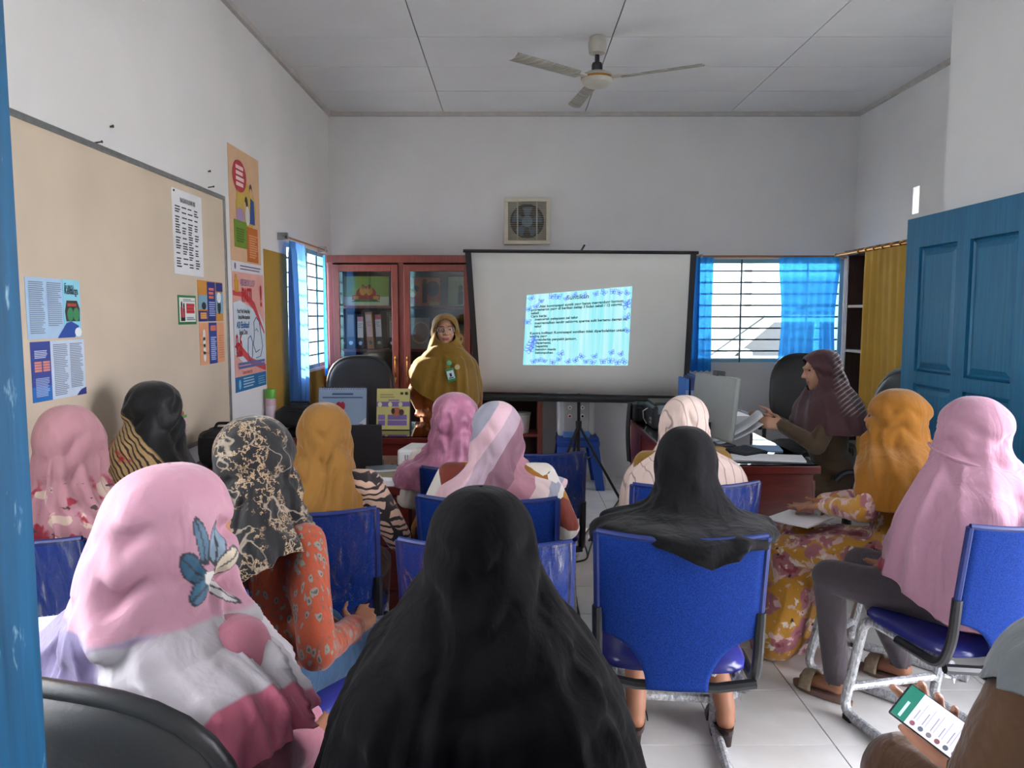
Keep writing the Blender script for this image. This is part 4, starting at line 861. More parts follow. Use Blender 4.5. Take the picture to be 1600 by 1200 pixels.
flat('print', C('#7d66a8'), t, M, [('r', 0, w_, h*.56, h*.68), ('r', w_*.35, w_*.68, h*.7, h*.73), ('r', w_*.05, w_*.26, h*.24, h*.36), ('r', w_*.05, w_*.26, h*.1, h*.22), ('r', w_*.34, w_*.92, h*.24, h*.36), ('r', w_*.34, w_*.92, h*.1, h*.22)])
flat('print', C('#d6d6a8'), t, M, [('e', w_*(.1+.31*k), h*.61, .014, .016, .002) for k in range(3)]); flat('print', C('#b0684c'), t, M, [('e', w_*.6, h*.43, .03, .03, .002)]); flat('print', C('#4a3a34'), t, M, [('e', w_*.5, h*.45, .012, .02, .0025), ('e', w_*.76, h*.42, .016, .02, .0025)]); flat('print', C('#2a3a2c'), t, M, [('e', w_*.76, h*.88, .011, .009), ('e', w_*.9, h*.88, .011, .011)]); lines(t, M, C('#9a925c'), w_*.1, w_*.6, h*.76, h*.88, 2, .008)
# bottle on the far desk
p = atZ(424, 655, ZD); 
t = thing('spray_bottle', 'pale pink bottle with green cap beside the blue curtain', 'bottle', (p.x, 5.1, ZD)); t.location = (atY(424, 655, 5.1).x, 5.1, ZD); PM[t.name] = Matrix.Translation(t.location)
MB().lathe([(.03, 0), (.034, .005), (.034, .19), (.028, .2)], n=18).build('bottle_body', C('#c9a9b4', .4), t); MB().lathe([(.032, .2), (.034, .205), (.034, .255), (.03, .262)], n=18).build('cap', C('#5fa83c', .4), t); MB().lathe([(.0345, .06), (.0345, .15)], n=18).build('band', C('#d8c3ca', .5), t)
def soft_bag(name, label, x, y, z, w_, d, h, rot=0, handle=True, cat='bag'):
    t = thing(name, label, cat, (x, y, z), rot); MK = mat('black_nylon', '#131316', .7, var=.2, vs=14, bump=.5, bs=30, bd=.01)
    def fn(u, v):
        a = 2*PI*u; th = PI*(v-.5); c_, s_ = math.cos(a), math.sin(a); e_ = (abs(c_)**4 + abs(s_)**4)**(-.25); rz = math.cos(th)**.35 if abs(v-.5) < .4999 else .02
        n_ = noise.noise(Vector((c_*2+x, s_*2+y, v*3)))*.018
        return Vector(((w_/2+n_)*c_*e_*rz, (d/2+n_)*s_*e_*rz, h/2 + (h/2)*math.copysign(abs(math.sin(th))**.5, math.sin(th)) + (n_*.6 if v > .5 else 0)))
    MB().grid(fn, 40, 22, True).build('bag_body', MK, t, smooth=180)
    if handle: MB().tube(smoothpath([(-w_*.25, 0, h*.96), (-w_*.22, .01, h*1.12), (w_*.22, .01, h*1.12), (w_*.25, 0, h*.96)], .05), .008, 6).build('handle', MK, t)
    MB().tube([(w_/2*math.cos(a)*.98*((abs(math.cos(a))**4+abs(math.sin(a))**4)**-.25), d/2*.98*math.sin(a)*((abs(math.cos(a))**4+abs(math.sin(a))**4)**-.25), h*.8) for a in np.linspace(0, 2*PI, 33)], .005, 5, cap=False).build('zip', M_blackm, t)
    return t
soft_bag('laptop_bag', 'black bag on the glass topped desk beside the blue curtain', atY(466, 650, 5.1).x, 5.14, ZD, .27, .2, .15)
soft_bag('laptop_bag', 'black bag standing on the desk below the posters', atY(357, 700, 3.85).x, 3.86, .76, .27, .16, .19, .1)
# laptop on the near desk, lid back toward the room
p = atZ(560, 735, .76); t = thing('laptop', 'open black laptop on the desk in front of the woman in mustard', 'laptop', (-.80, 3.62, .76), math.radians(8))
MB().box(-.18, .18, 0, .25, 0, .02).build('base', M_blackp, t, smooth=0, bevel=.004); q = MB().box(-.18, .18, -.008, .0, 0, .235, M=Matrix.Translation((0, -.002, .02)) @ Matrix.Rotation(math.radians(14), 4, 'X')); q.build('lid', mat('dark_laptop_lid', '#2a282c', .5, var=.1), t, smooth=0, bevel=.003)
MB().box(-.03, .03, -.0095, -.0085, .10, .112, M=Matrix.Translation((0, -.002, .02)) @ Matrix.Rotation(math.radians(14), 4, 'X')).build('badge', M_steel, t, smooth=0)
q = MB()
for i in range(12):
    for j in range(4): q.box(-.165+.0275*i, -.142+.0275*i, .04+.026*j, .062+.026*j, .02, .022)
q.build('keyboard', M_blackm, t, smooth=0)
t = thing('projector', 'white projector on the desk partly hidden by the pink satin scarf', 'projector', (-.53, 3.83, .76), math.radians(-10))
MB().box(-.02, .25, -.1, .12, .012, .1).build('housing', M_white, t, smooth=0, bevel=.012)
for x in (.0, .23): MB().box(x-.012, x+.012, -.08, -.06, 0, .014).build('foot', M_blackp, t, smooth=0)
q = MB()
for k in range(6): q.box(.02+.012*k, .027+.012*k, -.1015, -.099, .03, .075)
q.build('vent_slots', C('#8a8a8a'), t, smooth=0); MB().lathe([(.02, 0), (.032, 0), (.032, .02), (.02, .02)], (.17, .12, .06), 18, Matrix.Rotation(-PI/2, 4, 'X')).build('lens', M_blackp, t)
for x in (.11, .14): MB().ell((x, -.1, .055), (.009, .003, .009)).build('socket', M_blackp, t)
def book(label, x, y, z, w_, d, h, rot, cover, page=True, name='book', cat='book'):
    t = thing(name, label, cat, (x, y, z), math.radians(rot)); MB().box(0, w_, 0, d, h*.12, h*.88).build('pages', M_paper, t, smooth=0)
    MB().box(-.002, w_+.003, -.003, d+.003, h*.88, h).box(-.002, w_+.003, -.003, d+.003, 0, h*.12).box(-.004, 0, -.003, d+.003, 0, h).build('cover', C(cover), t, smooth=0); return t
book('thick grey green book lying on the desk beside the laptop', -.70, 3.46, .76, .17, .14, .03, -12, '#8f8a72'); book('grey paperback lying on the thick book', -.66, 3.50, .791, .14, .10, .014, 18, '#6a747c'); book('brown notebook lying beside the projector', -.56, 3.58, .76, .13, .1, .02, 8, '#7a6a58')
o = MB().box(0, .19, 0, .085, 0, .012).build('paper_stack', M_paper, smooth=0); o.location = (-.63, 3.365, .76); tag(o, 'stack of white paper at the near edge of the desk', 'paper')
o = MB().tube([(-.63, 3.74, .766), (-.58, 3.66, .80), (-.52, 3.62, .80), (-.47, 3.69, .79)], .004, 6).build('video_cable', M_blackp, smooth=180); tag(o, 'thin black cable between laptop and projector', 'cable')
o = MB().tube(smoothpath([(-1.05, 3.60, .764), (-.95, 3.50, .764), (-.80, 3.53, .764), (-.72, 3.60, .764)], .06), .003, 6).build('laptop_cable', M_blackp, smooth=180); tag(o, 'black power cable lying in front of the laptop', 'cable')
# right desk: printer, monitor, binders, papers, phone, bowl
t = thing('printer', 'black office printer at the far left end of the long desk', 'printer', (.93, 5.02, ZD), 0)
MB().box(0, .30, 0, .34, 0, .15).build('housing', M_blackp, t, smooth=0, bevel=.015); MB().box(.02, .28, .06, .33, .15, .172).build('lid', M_blackm, t, smooth=0, bevel=.006)
MB().box(.03, .27, -.005, .05, .1, .155, M=Matrix.Translation((0, 0, 0))).build('control_panel', C('#5f6c74', .3), t, smooth=0, bevel=.004)
for z in (.03, .055): MB().box(-.003, .0, .06, .12, z, z+.015).build('port', C('#9a9c9e'), t, smooth=0)
MB().tube([(0, .2, .12), (-.035, .19, .10), (-.03, .2, .05), (-.005, .22, .01)], .004, 6).build('cable', M_white, t)
soft_bag('hand_bag', 'small black pouch hanging over the far corner of the long desk', .905, 5.44, ZD, .12, .2, .13, 0, False)
o = MB().grid(lambda u, v: Vector((.835 - .012*math.sin(PI*v)+.01*math.sin(8*u), 5.36+.12*u - .02*v*u, .90 - .42*v)), 8, 10).build('bag_strap', mat('black_nylon', '#131316'), smooth=180, solid=.006); tag(o, 'wide black strap hanging down the end of the long desk', 'strap')
t = thing('monitor', 'grey computer monitor seen from behind on the long desk', 'monitor', (1.15, 4.40, ZD), math.radians(-76))
Mm = mat('grey_monitor_shell', '#8f9490', .4, .1, coat=.2, var=.05)
R_ = Matrix.Translation((0, 0, .05)) @ Matrix.Rotation(math.radians(-6), 4, 'X')
MB().box(-.24, .24, -.02, .012, .0, .36, M=R_).build('shell', Mm, t, smooth=0, bevel=.012); MB().box(-.225, .225, .012, .016, .03, .345, M=R_).build('display', C('#2c343c', .15), t, smooth=0)
MB().box(-.1, .1, -.09, .11, 0, .014).build('stand_base', M_blackp, t, smooth=0, bevel=.006); MB().box(-.03, .03, -.045, -.018, .012, .14).build('stand_neck', M_blackp, t, smooth=0)
MB().box(-.03, .03, -.02, .03, .355, .385, M=R_).build('webcam', M_blackp, t, smooth=0, bevel=.004); MB().tube([(-.05, -.03, .1), (-.09, -.07, .03), (-.05, -.1, .006), (.05, -.13, .005), (.12, -.10, .005)], .004, 6).build('cable', M_white, t)
for k, (px, c_, lb) in enumerate(((1071, '#2f62a8', 'light blue'), (1079, '#1c2c5c', 'navy'), (1085, '#2a4a86', 'dark blue'), (1091, '#39465c', 'slate grey'), (1097, '#20346c', 'deep blue'))):
    t = thing('box_file', ('%s upright box file, %s in the row left of the monitor' % (lb, ('first', 'second', 'third', 'fourth', 'last')[k])), 'file', (atY(px, 600, 5.42).x, 5.42, ZD), 0, 'box files beside the monitor')
    MB().box(0, .026, 0, .24, 0, .30 + .012*(k % 3)).build('cover', C(c_), t, smooth=0, bevel=.003); MB().box(.004, .022, -.001, 0, .1, .22).build('spine_label', C('#7a8aa4'), t, smooth=0)
o = MB().box(0, .36, 0, .03, 0, .03).build('flat_box', C('#a9bcc4', .3), smooth=0, bevel=.004); o.location = (1.14, 5.34, ZD); tag(o, 'narrow pale box lying in front of the box files', 'box')
t = thing('document_tray', 'white document tray with papers behind the monitor', 'tray', (1.245, 4.86, ZD), math.radians(2)); MB().box(0, .30, 0, .24, 0, .01).box(0, .01, 0, .24, .01, .12).box(.29, .30, 0, .24, .01, .12).box(0, .3, .23, .24, .01, .12).build('tray', C('#b9bcc4'), t, smooth=0, bevel=.003); MB().box(.02, .28, .0, .22, .01, .11).build('paper_stack', M_paper, t, smooth=0)
def papers(label, pts, z, th, m=M_paper):
    q = MB(); n = len(pts); q.add([Vector((x, y, z)) for x, y in pts] + [Vector((x, y, z+th)) for x, y in pts], [tuple(range(n))[::-1], tuple(range(n, 2*n))] + [(i, (i+1) % n, n+(i+1) % n, n+i) for i in range(n)])
    c_ = sum((Vector((x, y, z)) for x, y in pts), Vector())/n; o = q.build('paper_sheet', m, smooth=0, loc=c_); tag(o, label, 'paper'); return o
papers('large white sheets at the near end of the long desk', [(1.14, 3.93), (1.50, 3.86), (1.54, 4.03), (1.18, 4.10)], ZD+.0035, .008)
papers('dark folder under the large white sheets', [(1.12, 3.89), (1.53, 3.835), (1.555, 4.0), (1.15, 4.06)], ZD, .0035, C('#2c3a44', .4))
papers('white note paper beside the small amber bowl', [(1.02, 3.90), (1.10, 3.86), (1.13, 4.0), (1.05, 4.03)], ZD, .003)
papers('blue tinted sheets under the hands of the woman in maroon', [(1.30, 4.24), (1.50, 4.20), (1.53, 4.36), (1.33, 4.40)], ZD, .006, C('#7fa0c4'))
t = thing('ashtray_bowl', 'small amber glass bowl in front of the monitor', 'bowl', (1.10, 4.12, ZD)); MB().lathe([(.03, 0), (.05, .006), (.058, .03), (.053, .031), (.045, .012), (.01, .01)], n=24).build('bowl_body', C('#b07a1c', .25), t); MB().lathe([(.05, .031), (.059, .031), (.059, .035), (.05, .035)], n=24).build('rim', C('#c9a050', .25), t)
t = thing('keyboard', 'black computer keyboard in front of the woman in maroon', 'keyboard', (1.23, 4.12, ZD+.009), math.radians(-55)); MB().box(-.05, .10, -.07, .12, 0, .018, M=Matrix.Rotation(.08, 4, 'Y')).build('housing', M_blackp, t, smooth=0, bevel=.004)
q = MB()
for i in range(5):
    for j in range(7): q.box(-.042+.028*i, -.018+.028*i, -.062+.025*j, -.041+.025*j, .017, .022, M=Matrix.Rotation(.08, 4, 'Y'))
q.build('keys', C('#2a2e34'), t, smooth=0)
t = thing('computer_mouse', 'small white mouse beside the monitor cable', 'mouse', (1.02, 4.16, ZD)); MB().ell((0, 0, .012), (.028, .045, .018)).build('mouse_body', M_white, t); MB().tube([(0, .03, .026), (0, .012, .031)], .005, 8).build('wheel', M_blackp, t)
# cables on the floor
def floor_cable(label, px, r=.006, m=M_blackp):
    pts = [atZ(x, y, r) for x, y in px]; P_ = catmull([tuple(p) for p in pts], len(pts)*8); o = MB().tube([Vector(p) for p in P_], r, 6).build('floor_cable', m, smooth=180); tag(o, label, 'cable')
floor_cable('black cable looping over the tiles from the long desk', [(985, 740), (972, 772), (955, 800), (948, 815), (925, 822), (912, 842), (918, 870), (900, 878), (870, 882)])
floor_cable('black cable running along the aisle beside the chairs', [(948, 812), (930, 835), (918, 870)], .005); floor_cable('thin grey cable lying straight along the aisle', [(900, 930), (908, 985), (920, 1030), (928, 1080)], .004, C('#5c5e60'))
# ------------------------------------------------------------------ people: cloth materials
def crease(t, k=1.0):
    """weave plus soft hanging creases as relief"""
    a = t.noise(t.co('Object', (1, 1, .4), (.25, .2, 0)), 11, 3, .9); b = t.noise(t.co('Object', (1, 1, .7), (-.5, .4, 0)), 26, 2, .6); w_ = t.noise(t.co('Object'), 320, 2)
    h = t.math('ADD', t.math('ADD', a, t.math('MULTIPLY', b, .25)), t.math('MULTIPLY', w_, .03)); t.bump(h, .5*k, .022)
def cloth(name, col, rough=.75, var=.06, sheen=.25):
    if name in MATS: return MATS[name]
    m = mat(name, col, rough, 0, .2 if sheen > .1 else .06, var=var, vs=5, sheen=sheen); t = NT.__new__(NT); t.m = m; t.t = m.node_tree; t.b = t.t.nodes['Principled BSDF']; t.o = t.t.nodes['Material Output']; crease(t); return m
M_skin = mat('skin', '#a06f54', .55, 0, .4, var=.06, vs=14, bump=.08, bs=90, bd=.002)
M_skinl = mat('light_skin', '#b98a70', .5, 0, .4, var=.05, vs=14, bump=.06, bs=90, bd=.002)
M_skinp = mat('pink_skin', '#b47f66', .5, 0, .4, var=.07, vs=20, bump=.1, bs=120, bd=.002)
M_lip = mat('lip', '#93504a', .45, var=.05)
def patt(name, fn, rough=.75, sheen=.2, bump=.12):
    t = NT(name); t.p(Base__Color=fn(t), Roughness=rough); t.b.inputs['Specular IOR Level'].default_value = .3
    t.b.inputs['Sheen Weight'].default_value = sheen; crease(t, .8); return t.m
def vor(t, co, sc, feat='F1', rnd=1.0, out=0):
    v = t.n('TexVoronoi', {'feature': feat}, Vector=co, Scale=sc, Randomness=rnd); return v.outputs[out] if isinstance(out, int) else v.outputs[out]
def dco(t, sc=6, amt=.05, **k):
    """object coordinates bent by noise"""
    co = t.co('Object', **k); n = t.n('TexNoise', None, Vector=co, Scale=sc, Detail=3)
    s = t.n('VectorMath', {'operation': 'SUBTRACT'}, _0=n.outputs[1]); s.inputs[1].default_value = (.5, .5, .5)
    m = t.n('VectorMath', {'operation': 'SCALE'}, _0=s.outputs[0]); m.inputs['Scale'].default_value = amt
    a = t.n('VectorMath', {'operation': 'ADD'}, _0=co, _1=m.outputs[0]); return a.outputs[0]
def axis(t, ang, k='Object'):
    """scalar coordinate along a direction"""
    co = t.co(k); d = t.n('VectorMath', {'operation': 'DOT_PRODUCT'}, _0=co); d.inputs[1].default_value = ang; return d.outputs[1]
def stepf(t, x, e, w=.002): return t.n('MapRange', None, Value=x, From__Min=e-w, From__Max=e+w).outputs[0]
def f_black_floral(t):
    co = dco(t, 20, .03); r = t.math('ABSOLUTE', t.math('SUBTRACT', t.noise(co, 42, 3, 0, .65), .5)); ln = t.ramp(r, [(.018, 1.0), (.04, 0.0)])
    m = t.ramp(t.noise(t.co(), 15, 2), [(.47, 0.0), (.51, 1.0)]); st_ = t.math('ABSOLUTE', t.math('SUBTRACT', t.noise(co, 9, 2), .5)); ln2 = t.ramp(st_, [(.005, 1.0), (.012, 0.0)])
    c = t.mix(t.math('MULTIPLY', ln, m), '#121114', '#9a8266'); return t.mix(t.math('MULTIPLY', ln2, .8), c, '#8f8272')
def f_batik(t):
    co = dco(t, 22, .05, scale=(1, 1, .55)); v = vor(t, co, 46); v2 = vor(t, co, 120)
    c = t.mix(t.ramp(v2, [(.22, 1.0), (.3, 0.0)]), '#8c391a', '#54463e'); ringk = t.ramp(v, [(.16, 1.0), (.2, 0.0), (.27, 0.0)], 'LINEAR')
    c = t.mix(t.ramp(v, [(.30, 1.0), (.36, 0.0)]), c, '#6f6c64'); c = t.mix(t.ramp(v, [(.14, 1.0), (.2, 0.0)]), c, '#45413c'); return c
def f_floral_dress(t):
    co = dco(t, 9, .09); v = vor(t, co, 8.5); n = t.noise(co, 16, 3); wn_ = vor(t, co, 30)
    c = t.mix(t.ramp(v, [(.44, 1.0), (.5, 0.0)]), '#b9852c', '#9c626a'); c = t.mix(t.ramp(n, [(.56, 0.0), (.60, 1.0)]), c, '#c9a9a4')
    c = t.mix(t.math('MULTIPLY', t.ramp(v, [(.3, 1.0), (.36, 0.0)]), t.ramp(n, [(.44, 1.0), (.48, 0.0)])), c, '#7f3038')
    c = t.mix(t.math('MULTIPLY', t.ramp(wn_, [(.2, 1.0), (.3, 0.0)]), t.ramp(t.noise(t.co(), 11, 2), [(.57, 0.0), (.62, 1.0)])), c, '#221d1e')
    return t.mix(t.ramp(t.noise(dco(t, 12, .1), 22, 4), [(.60, 0.0), (.64, 1.0)]), c, '#d8cabb')
def f_paisley(t):
    co = dco(t, 8, .05); v = vor(t, co, 15); w_ = t.n('TexWave', {'wave_type': 'RINGS'}, Vector=co, Scale=11.0, Distortion=7.0, Detail=2.0).outputs[1]
    return t.mix(t.math('MULTIPLY', t.ramp(v, [(.66, 1.0), (.7, 0.0)]), t.ramp(w_, [(.25, 0.0), (.36, 1.0)])), '#1c1416', '#b59480')
def f_patch(t):
    co = dco(t, 4, .16); v = t.n('TexVoronoi', {'feature': 'F1'}, Vector=co, Scale=8.5); r = t.n('SeparateColor', None, Color=v.outputs[1])
    return t.ramp(r.outputs[0], [(0, '#c6bfb4'), (.22, '#6f2c1e'), (.42, '#c4ae86'), (.54, '#94621f'), (.70, '#c9c4bc'), (.86, '#54404c')], 'CONSTANT')
def f_stripes(t):
    x = t.math('ADD', axis(t, (.80, .2, -.62)), t.math('MULTIPLY', t.noise(t.co(), 3, 2), .05))
    x = t.math('FRACT', t.math('ADD', t.math('MULTIPLY', x, 2.6), .35))
    return t.ramp(x, [(0, '#a87482'), (.22, '#cdb6b4'), (.38, '#8e8e9c'), (.52, '#caa7b0'), (.66, '#a8929e'), (.8, '#7f5866')], 'CONSTANT')
def f_satin(t):
    n = t.noise(t.co(), 16, 4); return t.ramp(n, [(.3, '#8e5670'), (.55, '#a86a86'), (.75, '#bf8aa2')])
def f_thin_lines(t):
    x = t.math('ADD', axis(t, (1, .25, .03)), t.math('MULTIPLY', t.noise(t.co(), 6, 2), .03)); x = t.math('FRACT', t.math('MULTIPLY', x, 24.0))
    return t.mix(t.ramp(x, [(0, 1.0), (.07, 1.0), (.13, 0.0)]), '#d3bdb2', '#9a8480')
def f_maroon(t):
    z = t.math('FRACT', t.math('MULTIPLY', t.math('ADD', axis(t, (.25, .75, 1)), t.math('MULTIPLY', t.noise(t.co(), 5, 2), .03)), 34.0)); reg = t.math('MULTIPLY', stepf(t, axis(t, (0, -.55, .0)), -.01, .012), stepf(t, axis(t, (0, 0, 1)), .98, .02))
    return t.mix(t.math('MULTIPLY', reg, t.ramp(z, [(.6, 0.0), (.7, 1.0), (.92, 1.0), (1, 0.0)])), '#4a2c30', '#9a8c88')
def f_p1(t):
    n = t.noise(dco(t, 8, .08), 9, 3); z = axis(t, (0, 0, 1)); low = t.math('SUBTRACT', 1.0, stepf(t, z, 1.02, .03))
    c = t.mix(t.math('MULTIPLY', low, t.ramp(n, [(.52, 0.0), (.55, 1.0)])), '#b07f86', '#9a2f40')
    c = t.mix(t.math('MULTIPLY', low, t.ramp(t.noise(dco(t, 8, .1), 13, 3), [(.6, 0.0), (.63, 1.0)])), c, '#c9b0a0'); return t.mix(t.math('MULTIPLY', low, t.ramp(t.noise(t.co('Object', (1, 1, 2)), 22, 2), [(.66, 0.0), (.68, 1.0)])), c, '#4a3a3c')
def f_p2(t):
    k = axis(t, (-.55, -.62, -.75)); gold = stepf(t, k, -.80, .004); w_ = t.n('TexWave', None, Vector=t.co('Object', (1, 1, 1), (.4, .9, 0)), Scale=22.0, Distortion=3.0, Detail=2.0).outputs[1]
    g_ = t.mix(t.ramp(w_, [(.2, 1.0), (.4, 0.0)]), '#bfa06e', '#3a2a20'); red = t.ramp(t.noise(t.co(), 9, 2), [(.56, 0.0), (.6, 1.0)]); g_ = t.mix(t.math('MULTIPLY', red, stepf(t, k, -.72, .02)), g_, '#a8252c')
    return t.mix(gold, '#0f0f11', g_)
def f_p3(t):
    z = axis(t, (.10, 0, 1)); x = axis(t, (1, -.1, 0)); lo = t.math('SUBTRACT', 1.0, stepf(t, z, .985, .003))
    right = stepf(t, axis(t, (.83, .56, .12)), .085, .014)
    c = t.mix(lo, '#b58494', t.mix(right, '#74688c', '#a8a2a6')); blob = t.ramp(t.noise(t.co(), 5, 1), [(.56, 0.0), (.58, 1.0)])
    c = t.mix(t.math('MULTIPLY', t.math('MULTIPLY', lo, right), blob), c, '#93809a')
    hem = stepf(t, t.math('ADD', axis(t, (.85, 0, -.55)), 0.0), -.235, .003); c = t.mix(hem, c, '#a8556a'); at = t.n('Attribute', {'attribute_name': 'flower'}); return t.mix(at.outputs['Alpha'], c, at.outputs['Color'])
M_floral = patt('black_floral_scarf', f_black_floral); M_batik = patt('orange_batik', f_batik); M_dress = patt('floral_dress', f_floral_dress)
M_pais = patt('paisley_sleeve', f_paisley); M_patch = patt('patchwork_blouse', f_patch); M_strs = patt('mauve_striped_scarf', f_stripes, .6)
M_thin = patt('thin_lined_scarf', f_thin_lines, .7); M_mar = patt('maroon_striped_scarf', f_maroon); M_p1 = patt('rose_scarf_floral_edge', f_p1); M_p2 = patt('black_gold_scarf', f_p2, .5); M_p3 = patt('pale_pink_lilac_scarf', f_p3, .55)
M_sat = patt('pink_satin_scarf', f_satin, .38, .3, .1)

# ------------------------------------------------------------------ people: body builder
V = Vector
def cap_(p0, p1, r0, r1, tag_): return ('c', V(p0), V(p1), r0, r1, tag_)
def ell_(c, r, tag_, R=None): return ('e', V(c), r, tag_, R)
def hand(wr, fd, th, curl=.35, side_curl=None, sc=1.0, spread=.06, thumb=(.6, .5), tg='skin'):
    """wr wrist, fd finger direction, th direction of the thumb side; the palm faces fd x th turned in"""
    y = V(fd).normalized(); x = V(th); x = (x - y*x.dot(y)).normalized(); n = x.cross(y); wr = V(wr); out = []
    P = lambda a, b, c: wr + (x*a + y*b + n*c)*sc
    roots = [(.027, .082), (.009, .087), (-.010, .083), (-.027, .074)]; lens = [.072, .080, .074, .058]
    for k, ((a, b), L) in enumerate(zip(roots, lens)):
        out.append(cap_(P(a*.55, .005, 0), P(a, b, 0), .0155*sc, .0115*sc, tg)); p = P(a, b, 0); ang = 0; d0 = (y + x*(spread*(1.2-k*.8))).normalized()
        cu = curl[k] if isinstance(curl, (list, tuple)) else curl
        for f_, r0, r1 in ((.44, .0098, .0088), (.31, .0088, .0080), (.25, .0080, .0068)):
            ang += cu; d = d0*math.cos(ang) - n*math.sin(ang); q = p + d*(L*f_*sc); out.append(cap_(p, q, r0*sc, r1*sc, tg)); p = q
    a0, a1 = thumb; p = P(.022, .018, -.006); d = (x*a0 + y*a1 - n*.35).normalized(); q = p + d*.042*sc; out.append(cap_(p, q, .0155*sc, .0115*sc, tg)); d2 = (x*a0*.35 + y*(a1+.5) - n*.45).normalized()
    r = q + d2*.03*sc; out.append(cap_(q, r, .0108*sc, .0095*sc, tg)); out.append(cap_(r, r + (d2 - n*.2).normalized()*.022*sc, .0095*sc, .007*sc, tg)); return out
def head_(c, yaw=0, tilt=0, tg='skin'):
    c = V(c); R = (Matrix.Rotation(yaw, 3, 'Z') @ Matrix.Rotation(tilt, 3, 'X'))
    P = lambda *a: c + R @ V(a); o = [ell_(P(0, -.006, .008), (.072, .09, .102), tg, R), ell_(P(0, .03, -.045), (.056, .058, .062), tg, R), ell_(P(0, .063, -.088), (.026, .02, .018), tg, R)]
    for s in (-1, 1): o += [ell_(P(s*.034, .062, -.028), (.026, .022, .026), tg, R), cap_(P(s*.012, .09, .03), P(s*.042, .076, .032), .009, .008, tg)]
    o += [cap_(P(0, .086, .018), P(0, .106, -.02), .007, .010, tg), ell_(P(.011, .094, -.024), (.008, .009, .007), tg, R), ell_(P(-.011, .094, -.024), (.008, .009, .007), tg, R)]
    o += [cap_(P(-.02, .083, -.052), P(.02, .083, -.052), .006, .006, 'lip'), cap_(P(-.015, .083, -.061), P(.015, .083, -.061), .006, .006, 'lip')]
    return o
def body(parent, prims, mats, voxel=.010, smooth=6, wr=.004, name='body', ws=9, extra=None):
    mb = MB()
    for p in prims:
        if p[0] == 'c': mb.cap(p[1], p[2], p[3], p[4])
        else: mb.ell(p[1], p[2], 18, 12, p[4].to_4x4() if p[4] else None)
    o = mb.build('tmp', M_skin); o.modifiers.new('r', 'REMESH').mode = 'VOXEL'; o.modifiers['r'].voxel_size = voxel
    s = o.modifiers.new('s', 'SMOOTH'); s.factor = .5; s.iterations = smooth
    dg = bpy.context.evaluated_depsgraph_get(); me = bpy.data.meshes.new_from_object(o.evaluated_get(dg)); od = o.data; bpy.data.objects.remove(o); bpy.data.meshes.remove(od)
    n = len(me.vertices); co = np.empty(n*3); me.vertices.foreach_get('co', co); co = co.reshape(-1, 3); no = np.empty(n*3); me.vertices.foreach_get('normal', no); no = no.reshape(-1, 3)
    tags = list(mats.keys())
    def field(pts):
        best = np.full(len(pts), 9.0); who = np.zeros(len(pts), int)
        for p in prims:
            if p[0] == 'c':
                a = np.array(p[1]); d = np.array(p[2]) - a; L = max(d @ d, 1e-9); t = np.clip((pts - a) @ d/L, 0, 1); dist = np.linalg.norm(pts - a - t[:, None]*d, axis=1) - (p[3]*(1-t) + p[4]*t); tg = p[5]
            else:
                q = pts - np.array(p[1]); 
                if p[4] is not None: q = q @ np.array(p[4])
                r = np.array(p[2]); dist = (np.linalg.norm(q/r, axis=1) - 1)*r.min(); tg = p[3]
            k = dist < best; best[k] = dist[k]; who[k] = tags.index(tg)
        return who
    wv = field(co); sk = np.isin(wv, [i for i, k in enumerate(tags) if k in ('skin', 'lip')])
    ph = sum(map(ord, parent.name)) % 97
    for i in np.nonzero(~sk)[0]:
        c = co[i]; a = noise.noise(V((c[0]*ws+ph, c[1]*ws, c[2]*ws*.55)))+.5*abs(noise.noise(V((c[0]*ws*2.3, c[1]*ws*2.3+ph, c[2]*ws*1.3)))); co[i] += no[i]*a*wr
    me.vertices.foreach_set('co', co.ravel()); m = len(me.polygons); pc = np.empty(m*3); me.polygons.foreach_get('center', pc); who = field(pc.reshape(-1, 3))
    me.materials.clear()
    for k in tags: me.materials.append(mats[k])
    me.polygons.foreach_set('material_index', who.astype(np.int32)); me.polygons.foreach_set('use_smooth', [True]*m); me.update(); me.name = name
    ob = bpy.data.objects.new(name, me); COL.objects.link(ob); ob.parent = parent; return ob
def sm(x): x = np.clip(x, 0, 1); return x*x*(3-2*x)
